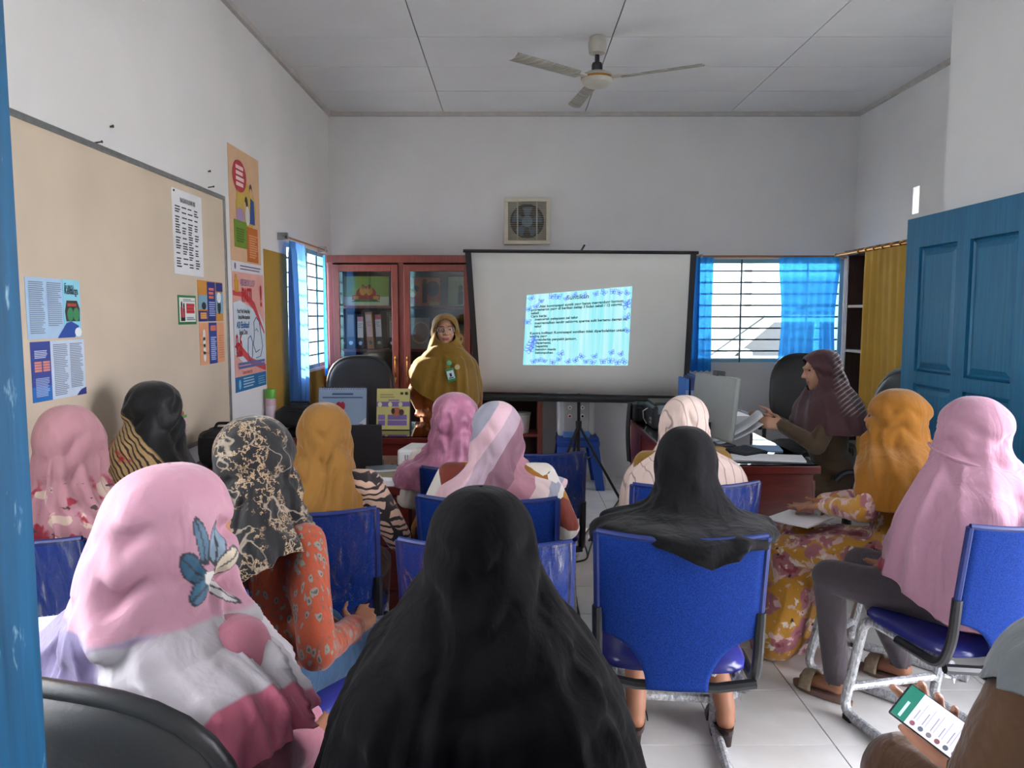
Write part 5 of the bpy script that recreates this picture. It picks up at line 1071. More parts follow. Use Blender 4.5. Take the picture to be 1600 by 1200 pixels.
def scarf(parent, m, keys, folds=(), face=None, hem=None, zs=.93, nt=112, nv=84, name='headscarf', seed=0, nz=.006, solid=.004, yaw=0, fa=2.5, dg=.007):
    """draped cloth: rings (z, x, y, rx, r_front, r_back) from the crown down; hem: list of (theta deg, z) for the lower edge"""
    K = catmull(keys, nv); th = np.arange(nt)/nt*2*PI; vs = []
    zmin = K[-1][0]
    if hem: hx = np.array([h[0] for h in hem], float); hzv = np.array([h[1] for h in hem], float)
    for j in range(nv):
        z, x0, y0, rx, rf, rb = K[j]; v = j/(nv-1)
        for i in range(nt):
            a = th[i] if th[i] <= PI else th[i]-2*PI; c, s = math.cos(a), math.sin(a); r = rf if c > 0 else rb
            d = 0
            for (amp, n_, sl, v0, ph, pw) in folds:
                w_ = float(sm((v - v0)/.35))*(.35 + .65*v)*(.6 + .9*noise.noise(V((c*1.8+seed*5, s*1.8+ph, v*1.2)))); q = math.sin(n_*a + sl*v*6.28 + ph + 1.6*noise.noise(V((c*1.5+seed, s*1.5, v*3)))); d += fa*amp*w_*(1 - 2*abs(q)**.7 if n_ > 5 else q)
            d += nz*noise.noise(V((c*2.2+seed*3.1, s*2.2, z*9)))*min(1, v*4)
            if dg and .22 < v < .8: q = math.sin(6.28*(z*11 + .55*abs(a)) + 3*noise.noise(V((c*2+seed, s*2, z*5)))); d += dg*(q - abs(q)*.5)*math.sin(PI*(v-.22)/.58)*(.5 + noise.noise(V((seed*2.2, c*2, s*2))))*1.4
            zz = z
            if hem and z < zs:
                zb = float(np.interp(math.degrees(a), hx, hzv)); zz = zs + (z - zs)*(zs - zb)/(zs - zmin)
            pw_ = 2 + .9*float(sm((v-.45)/.2)); e_ = (abs(s)**pw_ + abs(c)**pw_)**(-1/pw_); vs.append(V((x0 + (rx+d)*s*e_, y0 + (r+d)*c*e_, zz)))
    fs = []
    rem = set()
    if face:
        fz, fy, ha, hz_ = face   # centre height, (unused), half angle, half height
        for j in range(nv):
            for i in range(nt):
                a = th[i] if th[i] <= PI else th[i]-2*PI; a -= yaw; z = vs[j*nt+i].z
                e = (a/ha)**2 + ((z - fz)/hz_)**2
                if e < 1: rem.add(j*nt+i)
    for j in range(nv-1):
        for i in range(nt):
            q = (j*nt+i, j*nt+(i+1) % nt, (j+1)*nt+(i+1) % nt, (j+1)*nt+i)
            if sum(k in rem for k in q) >= 3 or (rem and all(k in rem for k in q)): continue
            fs.append(q[::-1])
    mb = MB(); mb.v = vs; mb.f = fs
    used = sorted({k for f in fs for k in f}); mp = {k: i for i, k in enumerate(used)}; mb.v = [vs[k] for k in used]; mb.f = [tuple(mp[k] for k in f) for f in fs]
    return mb.build(name, m, parent, smooth=180, solid=solid)
def head_keys(hx=0, hy=.02, top=1.232, r=1.0, back=1.0):
    return [(top, hx, hy-.01, .004, .004, .004), (top-.006, hx, hy-.01, .036*r, .036*r, .042*r), (top-.026, hx, hy-.008, .064*r, .066*r, .076*r), (top-.06, hx, hy-.004, .085*r, .088*r, .100*r*back), (top-.105, hx, hy, .095*r, .095*r, .112*r*back), (top-.16, hx, hy, .096*r, .090*r, .112*r*back)]
def seat_prims(lean=.02, hd=(0, .02, 1.115), yaw=0, tilt=0, la=None, ra=None, knees=.12, kz=.50, skirt=False, kf=.42, ank=None, sh=.93, tors='top', leg='leg', sleeve='top', handsp=True, wide=1.0, legr=1.0, cuff=False):
    o = [ell_((0, -.01, .60), (.165*wide, .13, .17), tors), ell_((0, lean*.5, .79), (.155*wide, .112, .19), tors), cap_((-.125*wide, lean, sh-.02), (.125*wide, lean, sh-.02), .058, .058, tors), cap_((0, lean, sh), (hd[0]*.7, (lean+hd[1])/2, hd[2]-.075), .048, .046, 'skin')]
    o += head_(hd, yaw, tilt)
    for s, arm in ((-1, la), (1, ra)):
        e, w_ = (arm or ((s*.225, .06, .70), (s*.10, .27, .60)))[:2]; S_ = V((s*.155*wide, lean, sh-.02)); o += [cap_(S_, e, .058, .050, sleeve), cap_(e, w_, .050, .036, sleeve)]
        d = (V(w_)-V(e)).normalized()
        if handsp and len(arm or ()) < 3: o += hand(V(w_), d, V((-s, .2, .1)), .3)
    for s in (-1, 1):
        kn = V((s*knees, kf, kz)); an = V(ank[0 if s < 0 else 1]) if ank else V((s*knees, kf-.02, .09)); o += [cap_((s*.085, .02, .535), kn, .088*legr, .068*legr, leg), cap_(kn, an, .066*legr, .046*legr, leg)]
        o += [cap_(an + V((0, -.01, -.035)), an + V((0, .13, -.058)), .034, .026, 'skin'), cap_(an + V((0, 0, 0)), an + V((0, -.005, -.04)), .034, .034, 'skin')]
    if cuff:
        o = [p for p in o if not (p[0] == 'c' and p[5] == leg and p[2].z < .2)]
        for s in (-1, 1):
            kn = V((s*knees, kf, kz)); an = V(ank[0 if s < 0 else 1]); md = kn.lerp(an, .45); o += [cap_(kn, md, .066, .062, leg), cap_(md, an, .050, .036, 'skin')]
    if skirt: o += [ell_((0, .2, .52), (.16, .24, .085), leg), cap_((0, kf-.03, .48), (0, kf+.0, .16), .13, .17, leg), cap_((-.1, kf-.02, .3), (-.12, kf+.02, .13), .12, .13, leg), cap_((.1, kf-.02, .3), (.12, kf+.02, .13), .12, .13, leg)]
    return o
def person(label, x, y, rot, cat='person'): return thing('person', label, cat, (x, y, 0), math.radians(rot))
def sandal(parent, an, fdir, m, heel=0, strap=None, sc=1):
    """open sandal under a foot whose ankle is an; fdir = toe direction in the parent's plane"""
    f = V(fdir).normalized(); r = V((f.y, -f.x, 0)); an = V(an); q = MB(); n = 24; out = []
    base = V((an.x, an.y, 0)) + f*.055
    def S_(zo, k): return [base + (f*(math.cos(2*PI*i/n)*.125 + .0) + r*(math.sin(2*PI*i/n)*(.038+.010*math.cos(2*PI*i/n))))*k + V((0, 0, zo + heel*max(0, -math.cos(2*PI*i/n)*.5+.3))) for i in range(n)]
    a, b = S_(.003, 1), S_(.022, 1.02); q.add(a+b, [tuple(range(n))[::-1], tuple(range(n, 2*n))] + [(i, (i+1) % n, n+(i+1) % n, n+i) for i in range(n)])
    so = q.build('sandal', m, parent, smooth=40)
    w0 = base + f*.045
    MB().grid(lambda u, v: w0 + f*(.05*v-.02) + r*(.05*math.cos(PI*u)) + V((0, 0, .02 + (.062+.01*(1-v))*math.sin(PI*u))), 14, 5).build('strap', strap or m, so, smooth=180, solid=.005)
    if heel: MB().lathe([(.014, .0), (.018, heel*.8)], base - f*.1, 12).build('heel', m, so)
    return so
# ------------------------------------------------------------------ the people
G = lambda *f: f
sk = dict(skin=M_skin, lip=M_lip)
# 1 rose scarf by the door edge
t = person('woman in dusty rose scarf with red floral hem seated nearest the notice board', -1.385, 2.36, -12)
body(t, seat_prims(hd=(0, .02, 1.125), la=((-.18, .07, .70), (-.08, .26, .6)), ra=((.2, .07, .70), (.08, .26, .6))), dict(sk, top=cloth('rose_blouse', '#a8727a'), leg=cloth('dark_skirt', '#3a3438')))
scarf(t, M_p1, head_keys(0, .02, 1.24) + [(1.01, 0, .01, .105, .09, .115), (.95, 0, 0, .15, .11, .13), (.90, 0, 0, .205, .13, .145), (.82, 0, 0, .235, .15, .155), (.72, 0, 0, .25, .16, .165)], [(.008, 7, .5, .3, 0, .8), (.004, 13, -.4, .4, 1, 1)], (1.11, 0, .8, .10), seed=1)
chair(-1.40, 2.42, -8, 'blue chair carrying the woman in rose scarf at far left')
# 2 black and gold scarf, orange sleeve
t = person('woman in black and gold scarf beside the notice board', -1.42, 2.98, -42)
body(t, seat_prims(hd=(0, .03, 1.14), lean=.03), dict(sk, top=patt('orange_blouse', f_batik), leg=cloth('dark_skirt2', '#2f2b30')))
scarf(t, M_p2, head_keys(0, .03, 1.262, 1.06) + [(1.06, 0, .02, .105, .095, .13), (1.0, 0, .0, .13, .11, .15), (.93, 0, 0, .19, .13, .165), (.87, 0, 0, .225, .14, .17)], [(.007, 5, .8, .3, 2, .8)], (1.125, 0, .8, .105), seed=2)
chair(-1.40, 3.0, -38, 'blue chair carrying the woman in black and gold scarf', False)
# 3 large pale pink scarf in the foreground
t = person('woman in large pale pink and lilac scarf in the left foreground', -.67, 1.42, -34)
MP3 = cloth('deep_pink_blouse', '#a86878')
I3 = PM[t.name].inverted(); body(t, seat_prims(hd=(.0, .05, 1.115), lean=.05, wide=1.1, la=(tuple(I3 @ V((-.97, 1.40, .74))), tuple(I3 @ V((-.99, 1.58, .80))))), dict(sk, top=MP3, leg=cloth('pink_trousers', '#a36a7a')))
o3 = scarf(t, M_p3, [(1.236, 0, .03, .004, .004, .004), (1.229, 0, .028, .04, .05, .055), (1.205, 0, .028, .074, .088, .096), (1.165, 0, .03, .097, .11, .128), (1.11, 0, .03, .107, .115, .152), (1.05, 0, .025, .113, .11, .168), (.99, 0, .015, .13, .11, .18), (.945, .01, .01, .175, .125, .195), (.895, .01, .01, .235, .15, .21), (.83, .02, .01, .275, .175, .225), (.74, .03, .01, .295, .19, .235), (.64, .03, .01, .305, .195, .24)], [(.017, 3, 1.1, .35, 2.5, .8), (.008, 7, -.8, .4, 0, .9), (.005, 13, .6, .5, 2, 1)], (1.10, 0, .8, .10), [(-180, .68), (-120, .66), (-60, .72), (0, .74), (70, .80), (100, .80), (140, .70), (180, .68)], zs=.93, seed=3, nt=300, nv=220, dg=.013)
def flower(ob, th0, z0, r):
    me = ob.data; at = me.attributes.new('flower', 'FLOAT_COLOR', 'POINT'); buf = np.zeros((len(me.vertices), 4)); co = np.array([v.co for v in me.vertices])
    a = np.arctan2(co[:, 0], co[:, 1]); X = (a - th0)*r; Z = co[:, 2] - z0
    for (dx, dz, L, wd, ang, col, edge) in ((-.030, .060, .055, .020, 20, '#7a8fa0', 1), (.012, .070, .06, .018, -12, '#4a6c84', 1), (-.048, .018, .05, .022, 62, '#c9bda4', 1), (.045, .025, .055, .024, -52, '#2f5a74', 1), (.03, -.018, .05, .018, -110, '#35627c', 1), (-.022, -.03, .045, .016, 140, '#b9b4b4', 1), (.0, .0, .018, .018, 0, '#d6d2cc', 0)):
        A = math.radians(ang); u = (X-dx)*math.cos(A) + (Z-dz)*math.sin(A); w = -(X-dx)*math.sin(A) + (Z-dz)*math.cos(A); e = (u/wd)**2 + (w/(L*.75))**2
        c = np.array(lin(col)); buf[e < 1.0] = c
        if edge: buf[(e > .8) & (e < 1.12)] = np.array(lin('#33343c')); k = (np.abs(u) < .0022) & (e < .8); buf[k] = np.array(lin('#33343c'))
    at.data.foreach_set('color', buf.ravel())
flower(o3, 1.28, 1.035, .16)
nb3 = thing('spiral_notebook', 'white spiral notebook beside the woman in pale pink scarf', 'notebook', (-1.0, 1.60, .835), math.radians(20)); MB().box(-.08, .08, -.06, .09, 0, .008).build('pages', M_paper, nb3, smooth=0)
for k in range(14): MB().tube([(-.072+.011*k, .086, -.002), (-.072+.011*k, .096, .004), (-.072+.011*k, .086, .011)], .0015, 5).build('spiral_ring', M_steel, nb3)
# 4 black floral scarf, orange batik
t = person('woman in black floral scarf and orange batik blouse', -.715, 2.04, -28)
body(t, seat_prims(hd=(-.01, .05, 1.125), lean=.05, ra=((.255, -.02, .66), (.14, .26, .60)), la=((-.24, .05, .68), (-.08, .26, .6))), dict(sk, top=M_batik, leg=cloth('blue_jeans', '#2f4a66')), wr=.007)
scarf(t, M_floral, head_keys(-.01, .05, 1.245, 1.08, 1.08) + [(1.05, -.01, .04, .112, .10, .132), (.995, -.01, .025, .135, .115, .15), (.945, -.02, .01, .18, .13, .16), (.90, -.03, .0, .215, .145, .165), (.85, -.04, -.01, .235, .15, .165)], [(.008, 6, .9, .35, 1, .8), (.004, 14, -.5, .4, 0, 1)], (1.11, 0, .8, .10), [(-180, .80), (-90, .83), (0, .86), (60, .92), (110, .91), (150, .84), (180, .80)], seed=4, zs=.97)
chair(-.70, 2.06, -26, 'blue chair carrying the woman in black floral scarf')
# 5 mustard scarf, paisley sleeve
t = person('woman in plain mustard scarf facing the laptop', -.675, 2.70, 2)
body(t, seat_prims(hd=(.0, .04, 1.09), lean=.03, ra=((.26, .06, .70), (.16, .3, .74))), dict(sk, top=M_pais, leg=cloth('brown_skirt', '#5a3a30')))
scarf(t, cloth('mustard_scarf', '#7e571f'), head_keys(0, .04, 1.207) + [(.99, 0, .03, .102, .095, .118), (.93, 0, .015, .11, .11, .125), (.87, -.01, 0, .135, .12, .135), (.80, -.02, 0, .155, .13, .14), (.73, -.02, 0, .165, .13, .145)], [(.009, 4, 1.4, .35, .4, .8), (.005, 9, -1, .4, 2, .9)], (1.07, 0, .8, .10), seed=5)
chair(-.69, 2.72, 2, 'blue film wrapped chair carrying the woman in plain mustard scarf')
# 6 pink satin scarf
t = person('woman in shiny pink satin scarf nearest the projector', -.25, 3.32, -4)
body(t, seat_prims(hd=(.0, .03, 1.065), lean=.03, sh=.90), dict(sk, top=cloth('white_blouse', '#cfc8c0'), leg=cloth('dark_skirt', '#3a3438')))
scarf(t, M_sat, head_keys(0, .03, 1.182, 1.1, 1.1) + [(.965, 0, .02, .12, .10, .13), (.905, 0, .01, .17, .11, .14), (.86, -.02, 0, .225, .13, .15), (.78, -.03, 0, .235, .14, .155)], [(.008, 6, 1.2, .25, 0, .7), (.006, 12, -1, .3, 1, .8)], (1.045, 0, .8, .10), seed=6, nz=.014)
chair(-.13, 3.40, 0, 'blue chair carrying the woman in pink satin scarf', False)
chair(.11, 3.76, -4, 'empty blue film wrapped chair nearest the projection screen')
# 7 striped mauve scarf, patchwork blouse
t = person('woman in mauve striped scarf and patchwork blouse', -.06, 2.84, -6)
body(t, seat_prims(hd=(.0, .03, 1.075), lean=.02, wide=1.12, la=((-.285, .02, .70), (-.13, .28, .62)), ra=((.262, .04, .72), (.12, .28, .62))), dict(sk, top=M_patch, leg=cloth('dark_trousers', '#302c34')), wr=.007)
scarf(t, M_strs, head_keys(0, .03, 1.197) + [(.98, .0, .02, .10, .095, .118), (.945, 0, .01, .125, .11, .135), (.905, .01, 0, .185, .13, .15), (.86, .01, 0, .225, .14, .155), (.80, .01, 0, .235, .145, .16)], [(.009, 5, 1.2, .35, 1.5, .8), (.005, 11, -.8, .4, 0, .9)], (1.075, 0, .8, .10), [(-180, .76), (-130, .80), (-90, .86), (0, .84), (90, .87), (130, .82), (180, .76)], seed=7)
chair(-.06, 2.88, -5, 'blue chair carrying the woman in mauve striped scarf', False)
chair(-.06, 2.37, -3, 'empty blue film wrapped chair in front of the woman in black veil')
# 8 long black veil, foreground centre
t = person('woman in long plain black veil in the foreground centre', -.055, 1.29, -3)
MBK = cloth('black_veil', '#070608', .85, .1, .04)
body(t, seat_prims(hd=(.0, .03, 1.10), lean=.02, la=((-.20, .08, .70), (-.08, .26, .6)), ra=((.20, .08, .70), (.08, .26, .6))), dict(sk, top=MBK, leg=MBK))
scarf(t, MBK, head_keys(0, .03, 1.222, 1.02, 1.05)[:-1] + [(1.065, 0, .03, .112, .10, .13), (1.01, 0, .02, .15, .12, .16), (.95, 0, .01, .195, .145, .185), (.88, 0, 0, .235, .165, .205), (.80, 0, 0, .265, .185, .215), (.70, 0, 0, .295, .20, .225), (.58, 0, 0, .32, .21, .23), (.50, 0, 0, .33, .21, .23)], [(.006, 8, .3, .4, .6, .9), (.004, 15, -.3, .45, 2, .9)], (1.085, 0, .8, .10), seed=8, nt=140, nv=100)
chair(-.055, 1.25, -3, 'blue chair hidden under the woman in black veil', False)
# 9 beige scarf with thin lines
t = person('woman in pale beige scarf with thin vertical lines', .71, 3.10, 6)
body(t, seat_prims(hd=(.0, .03, 1.075), lean=.03), dict(sk, top=cloth('ochre_blouse', '#80601f'), leg=cloth('tan_skirt', '#8a6a48'), ), )
scarf(t, M_thin, head_keys(0, .03, 1.192, 1.03) + [(.97, 0, .02, .112, .095, .12), (.925, 0, 0, .19, .115, .14), (.875, 0, 0, .24, .135, .15), (.79, 0, 0, .262, .145, .155), (.72, 0, 0, .27, .15, .16)], [(.007, 6, .4, .25, 0, .8), (.004, 13, -.4, .3, 0, 1)], (1.055, 0, .8, .10), seed=9)
chair(.66, 3.10, 5, 'blue film wrapped chair carrying the woman in pale beige scarf')
# 10 charcoal scarf, heels
t = person('woman in charcoal scarf seated on the nearest bare blue chair', .555, 2.40, -5)
an10 = [(-.13, .24, .11), (.19, .26, .11)]
MCH = cloth('charcoal_scarf', '#151517', .75, .1, .05)
body(t, seat_prims(hd=(.0, .035, 1.05), lean=.02, sh=.85, ank=an10, cuff=True, ra=((.21, .04, .68), (.10, .27, .6)), la=((-.22, .04, .68), (-.1, .27, .6))), dict(sk, top=cloth('black_tunic', '#1a191c'), leg=cloth('black_trousers', '#19181b'), ), voxel=.008)
scarf(t, MCH, head_keys(.0, .035, 1.165, 1.04) + [(.965, .01, .03, .110, .095, .122), (.925, .01, .015, .128, .11, .15), (.90, .0, .0, .165, .12, .21), (.88, -.01, -.01, .215, .13, .27), (.855, -.01, -.01, .255, .14, .305), (.81, -.01, -.01, .272, .14, .318), (.74, -.02, -.01, .275, .14, .32)], [(.012, 4, 1.1, .4, 2.2, .8), (.006, 8, -.6, .45, .4, .9)], (1.025, 0, .8, .10), [(-180, .835), (-152, .875), (-115, .84), (-90, .80), (0, .78), (60, .80), (100, .82), (128, .865), (150, .865), (170, .815), (180, .835)], seed=10, zs=.905, dg=.004)
MB().grid(lambda u, v: V((.14+.075*u*(.6+.4*v), -.150-.035*v+.03*u, .875-.02*u-.16*v)), 6, 8).build('shoulder_cloth', cloth('mustard_sleeve', '#b8862c'), t, smooth=180, solid=.01)
M_heel = mat('dark_sandal_leather', '#2a1a18', .4, var=.1)
for a in an10: sandal(t, a, (0, 1, 0), M_heel, .05)
chair(.515, 2.44, -6, 'blue bare mesh chair carrying the woman in charcoal scarf, nearest in the aisle', False)
# 11 maroon scarf at the long desk
t = person('woman in maroon striped scarf reading papers at the long desk', 1.86, 4.42, 84)
MBR = cloth('brown_uniform', '#51402e')
wl, wr_ = (-.09, .30, .89), (.08, .31, .90)
pr = seat_prims(hd=(.0, .075, 1.20), lean=.05, tilt=-.18, sh=1.0, la=((-.24, .15, .80), wl, 0), ra=((.24, .15, .80), wr_, 0), handsp=False)
pr += hand(wl, (.3, .9, .1), (.2, -.1, 1), [.3, .35, .4, .45]) + hand(wr_, (-.3, .9, .1), (-.2, -.1, 1), [.3, .35, .4, .45])
body(t, pr, dict(skin=M_skinl, lip=M_lip, top=MBR, leg=MBR), voxel=.007)
scarf(t, M_mar, [(1.322, 0, .06, .004, .004, .004), (1.316, 0, .06, .036, .04, .045), (1.295, 0, .062, .066, .08, .08), (1.262, 0, .066, .086, .112, .10), (1.215, 0, .066, .094, .108, .112), (1.16, 0, .05, .094, .092, .115), (1.10, 0, .04, .125, .10, .13), (1.05, 0, .035, .185, .125, .155), (1.0, 0, .03, .24, .15, .175), (.92, 0, .03, .265, .17, .19), (.86, 0, .03, .27, .18, .2)], [(.007, 6, .6, .35, 0, .8)], (1.175, 0, .95, .095), seed=11)
for s in (-1, 1): MB().ell((s*.03, .075+.071, 1.205), (.012, .009, .009)).build('eye', C('#3a2c28', .3), t)
o = MB().grid(lambda u, v: V((1.155+.29*u, 4.40+.16*v-.02*u, .79+.13*u*u*.9+.035*u+.02*math.sin(PI*v))), 10, 6).build('held_papers', M_paper, smooth=180, solid=.006); tag(o, 'fan of white papers held by the woman in maroon', 'paper')
o = MB().grid(lambda u, v: V((1.17+.27*u, 4.38+.16*v-.02*u, .777+.10*u*u*.9+.03*u)), 10, 6).build('held_papers', M_paper, smooth=180, solid=.004); tag(o, 'lower white sheet under the fan of held papers', 'paper')
# 12 ochre scarf, floral dress
t = person('woman in ochre scarf and floral dress seated by the aisle', 1.60, 3.09, 50)
wl, wr_ = (-.05, .29, .705), (.06, .33, .695)
pr = seat_prims(hd=(.0, .05, 1.10), lean=.03, skirt=True, kf=.44, la=((-.26, .07, .76), wl, 0), ra=((.25, .08, .74), wr_, 0), handsp=False)
pr += hand(wl, (.30, .9, -.32), (.9, -.30, .0), [.10, .10, .12, .14]) + hand(wr_, (-.55, .8, -.25), (-.8, -.55, .1), [.12, .12, .15, .2])
body(t, pr, dict(sk, top=M_dress, leg=M_dress), voxel=.007, wr=.009)
scarf(t, cloth('ochre_scarf', '#8c5a14'), head_keys(0, .045, 1.22, 1.12, 1.1)[:-1] + [(1.06, 0, .05, .112, .11, .125), (1.01, 0, .045, .135, .115, .14), (.965, 0, .02, .20, .13, .155), (.915, 0, .01, .255, .145, .17), (.84, 0, .0, .28, .16, .18), (.77, 0, .0, .285, .165, .185)], [(.008, 6, .9, .35, 0, .8), (.005, 12, -.6, .4, 1, .9)], (1.09, 0, .75, .095), seed=12)
for s in (-1, 1): MB().ell((s*.03, .05+.079, 1.105), (.012, .009, .009)).build('eye', C('#3a2c28', .3), t)
chair(1.61, 3.08, 42, 'blue film wrapped chair carrying the woman in ochre scarf')
o = MB().box(-.085, .085, -.115, .115, 0, .006).build('writing_pad', M_paper, smooth=0); o.location = (1.255, 3.30, .628); o.rotation_euler = (-.06, -.10, .55); tag(o, 'white paper pad under the hands of the woman in ochre scarf', 'paper')
# 13 long pink veil, grey trousers
t = person('woman in long pink veil and grey trousers at the right', 1.585, 2.56, 38)
an13 = [(-.02, .47, .10), (.33, .38, .10)]
pr = seat_prims(hd=(.0, .045, 1.12), lean=.02, ank=an13, kf=.46, kz=.53, legr=.95, la=((-.20, .09, .72), (-.08, .26, .62)), ra=((.20, .09, .72), (.08, .26, .62)))
pr += [ell_((0, -.02, .54), (.19, .17, .10), 'top')]
body(t, pr, dict(sk, top=cloth('crimson_tunic', '#8f1f3a'), leg=cloth('grey_trousers', '#4a4348')), voxel=.008)
scarf(t, cloth('long_pink_veil', '#a2788a', .7, .04, .2), head_keys(0, .04, 1.245, 1.08, 1.1)[:-1] + [(1.08, 0, .045, .108, .112, .13), (1.02, 0, .035, .14, .12, .15), (.965, 0, .02, .205, .145, .17), (.90, 0, .01, .255, .18, .185), (.80, 0, .01, .275, .215, .195), (.67, 0, .01, .29, .24, .20), (.57, 0, .01, .295, .25, .20)], [(.007, 6, .3, .35, 0, .8), (.006, 10, -.2, .5, 1, .9)], (1.11, 0, .75, .095), [(-180, .52), (-100, .54), (-50, .64), (0, .66), (60, .6), (120, .54), (180, .52)], seed=13)
MB().tube([(.0 + .128*math.sin(a), .037 + (.122 if math.cos(a) > 0 else .15)*math.cos(a), 1.045 + .035*math.cos(a)) for a in np.linspace(.5, 2*PI-.5, 30)], .006, 6).build('veil_band', cloth('long_pink_veil', '#b28598'), t)
M_sd = mat('taupe_sandal', '#7d6258', .6, var=.08); M_sd2 = mat('woven_strap', '#a09078', .7, var=.2, vs=60)
for a in an13: sandal(t, a, (0, 1, 0), M_sd, 0, M_sd2)
chair(1.525, 2.56, 13, 'blue film wrapped chair carrying the woman in long pink veil', False)
# 14 woman in brown with a phone, right foreground (head outside the frame)
t = person('woman in brown uniform holding a phone, cut by the right frame edge', 1.03, 1.13, 14)
I = PM[t.name].inverted(); L_ = lambda p: I @ V(p)
pc = V((.775, 1.335, .775)); vn = (CAM - pc).normalized(); vn = (vn + V((0, 0, .35))).normalized()
right = V((0, 0, 1)).cross(-vn); right = (V((1, 0, 0)) - vn*vn.x).normalized(); up = vn.cross(right)
ya = (up*.76 - right*.65).normalized(); xa = ya.cross(vn)
Rp = Matrix((xa, ya, vn)).transposed().to_4x4(); Rp.translation = pc
Q = lambda a, b, c: L_(Rp @ V((a, b, c)))
MBU = cloth('brown_uniform_cloth', '#4f3520', .7, .08, .3)
tg = 'skin'; pr = []
def chain(pts, rs):
    for i in range(len(pts)-1): pr.append(cap_(Q(*pts[i]), Q(*pts[i+1]), rs[i], rs[i+1], tg))
for a in (-.022, -.006, .010, .024): chain([(-.012+a*.4, -.085, -.032), (a, -.01, -.026)], [.017, .014])
chain([(-.01, -.02, -.026), (.004, .055, -.021), (.010, .082, -.012), (.008, .094, .004)], [.012, .0095, .009, .0078])
chain([(.006, -.02, -.026), (.030, .045, -.020), (.046, .058, -.004), (.043, .060, .012)], [.012, .0098, .009, .0078])
chain([(.014, -.03, -.026), (.034, .018, -.020), (.047, .026, -.004), (.043, .028, .011)], [.0115, .0095, .0088, .0076])
chain([(.018, -.045, -.026), (.034, -.008, -.020), (.046, -.004, -.006), (.043, -.004, .009)], [.011, .0088, .008, .007])
chain([(-.022, -.07, -.028), (-.044, -.028, -.012), (-.046, .012, .000), (-.044, .042, .006)], [.018, .0145, .0115, .0085])
wrist = Q(-.015, -.125, -.036); pr.append(cap_(Q(-.012, -.085, -.032), wrist, .024, .024, tg))
sh = L_((.865, 1.19, .955)); el = L_((.81, 1.24, .72)); hip = V((0, 0, .56))
pr += [cap_(wrist, V(wrist).lerp(V(el), .35), .024, .03, 'skin'), cap_(V(wrist).lerp(V(el), .12), el, .036, .058, 'top'), cap_(el, sh, .066, .068, 'top')]
pr += [ell_((0, -.02, .62), (.18, .14, .18), 'top'), ell_((0, .0, .82), (.17, .12, .2), 'top'), cap_((-.13, .01, .95), (.14, .01, .95), .06, .06, 'top'), cap_((0, 0, .97), (0, .03, 1.05), .05, .048, 'skin')] + head_((0, .03, 1.13))
pr += [cap_((.15, .0, .93), (.25, .05, .70), .058, .05, 'top'), cap_((.25, .05, .70), (.12, .28, .62), .05, .036, 'top')] + hand((.12, .28, .62), (-.4, .9, 0), (-.9, -.3, 0), .3)
for s in (-1, 1): pr += [cap_((s*.085, .02, .54), (s*.11, .43, .565), .10, .085, 'leg'), cap_((s*.11, .43, .565), (s*.11, .42, .1), .085, .06, 'leg'), cap_((s*.11, .41, .07), (s*.11, .54, .04), .034, .026, 'skin')]
body(t, pr, dict(skin=M_skinp, lip=M_lip, top=MBU, leg=MBU), voxel=.0055, smooth=5, wr=.008)
MGV = cloth('grey_veil', '#5d6163', .7, .05, .25)
scarf(t, MGV, head_keys(0, .03, 1.25, 1.05) + [(1.07, 0, .02, .12, .10, .125), (1.04, 0, .01, .175, .13, .15), (1.01, -.01, .01, .22, .16, .17), (.97, -.01, .01, .25, .18, .18), (.92, -.01, .01, .265, .19, .19)], [(.006, 7, .4, .4, 0, .8)], (1.11, 0, .8, .1), [(-180, .90), (-130, .92), (-95, .955), (-60, .95), (-20, .86), (0, .84), (90, .85), (180, .90)], seed=14, zs=1.03)
chair(1.04, 1.17, 14, 'blue chair at the right frame edge under the woman with the phone', False)
ph = thing('mobile_phone', 'dark smartphone with a green and white chat list on its screen', 'phone', tuple(pc)); ph.matrix_basis = Rp; PM[ph.name] = Rp
MB().box(-.036, .036, -.075, .075, -.005, .003).build('case', M_blackp, ph, smooth=0, bevel=.003)
def scr(name, c, e, a): return MB().box(*a).build(name, mat('screen_' + c.lstrip('#'), c, .3, emit=e), ph, smooth=0)
scr('display', '#c9c3dc', .55, (-.0335, .0335, -.071, .071, .003, .0034)); scr('app_bar', '#1f6a5a', .45, (-.0335, .0335, .045, .071, .0034, .0037))
for k in range(7):
    y = .034 - k*.0155; MB().ell((-.025, y, .0036), (.005, .005, .0004), 12, 5).build('contact_icon', mat('icon_%d' % (k % 3), ('#8a5a60', '#5f6a78', '#7a7480')[k % 3], .4, emit=.25), ph)
    scr('message_line', '#8f8aa4', .3, (-.017, .004 + .004*(k % 3), y+.001, y+.0028, .0034, .0037)); scr('message_line', '#aaa4bc', .35, (-.017, .02, y-.004, y-.0026, .0034, .0037))
scr('header_line', '#a9c9c0', .5, (-.029, .004, .055, .060, .0037, .0040))

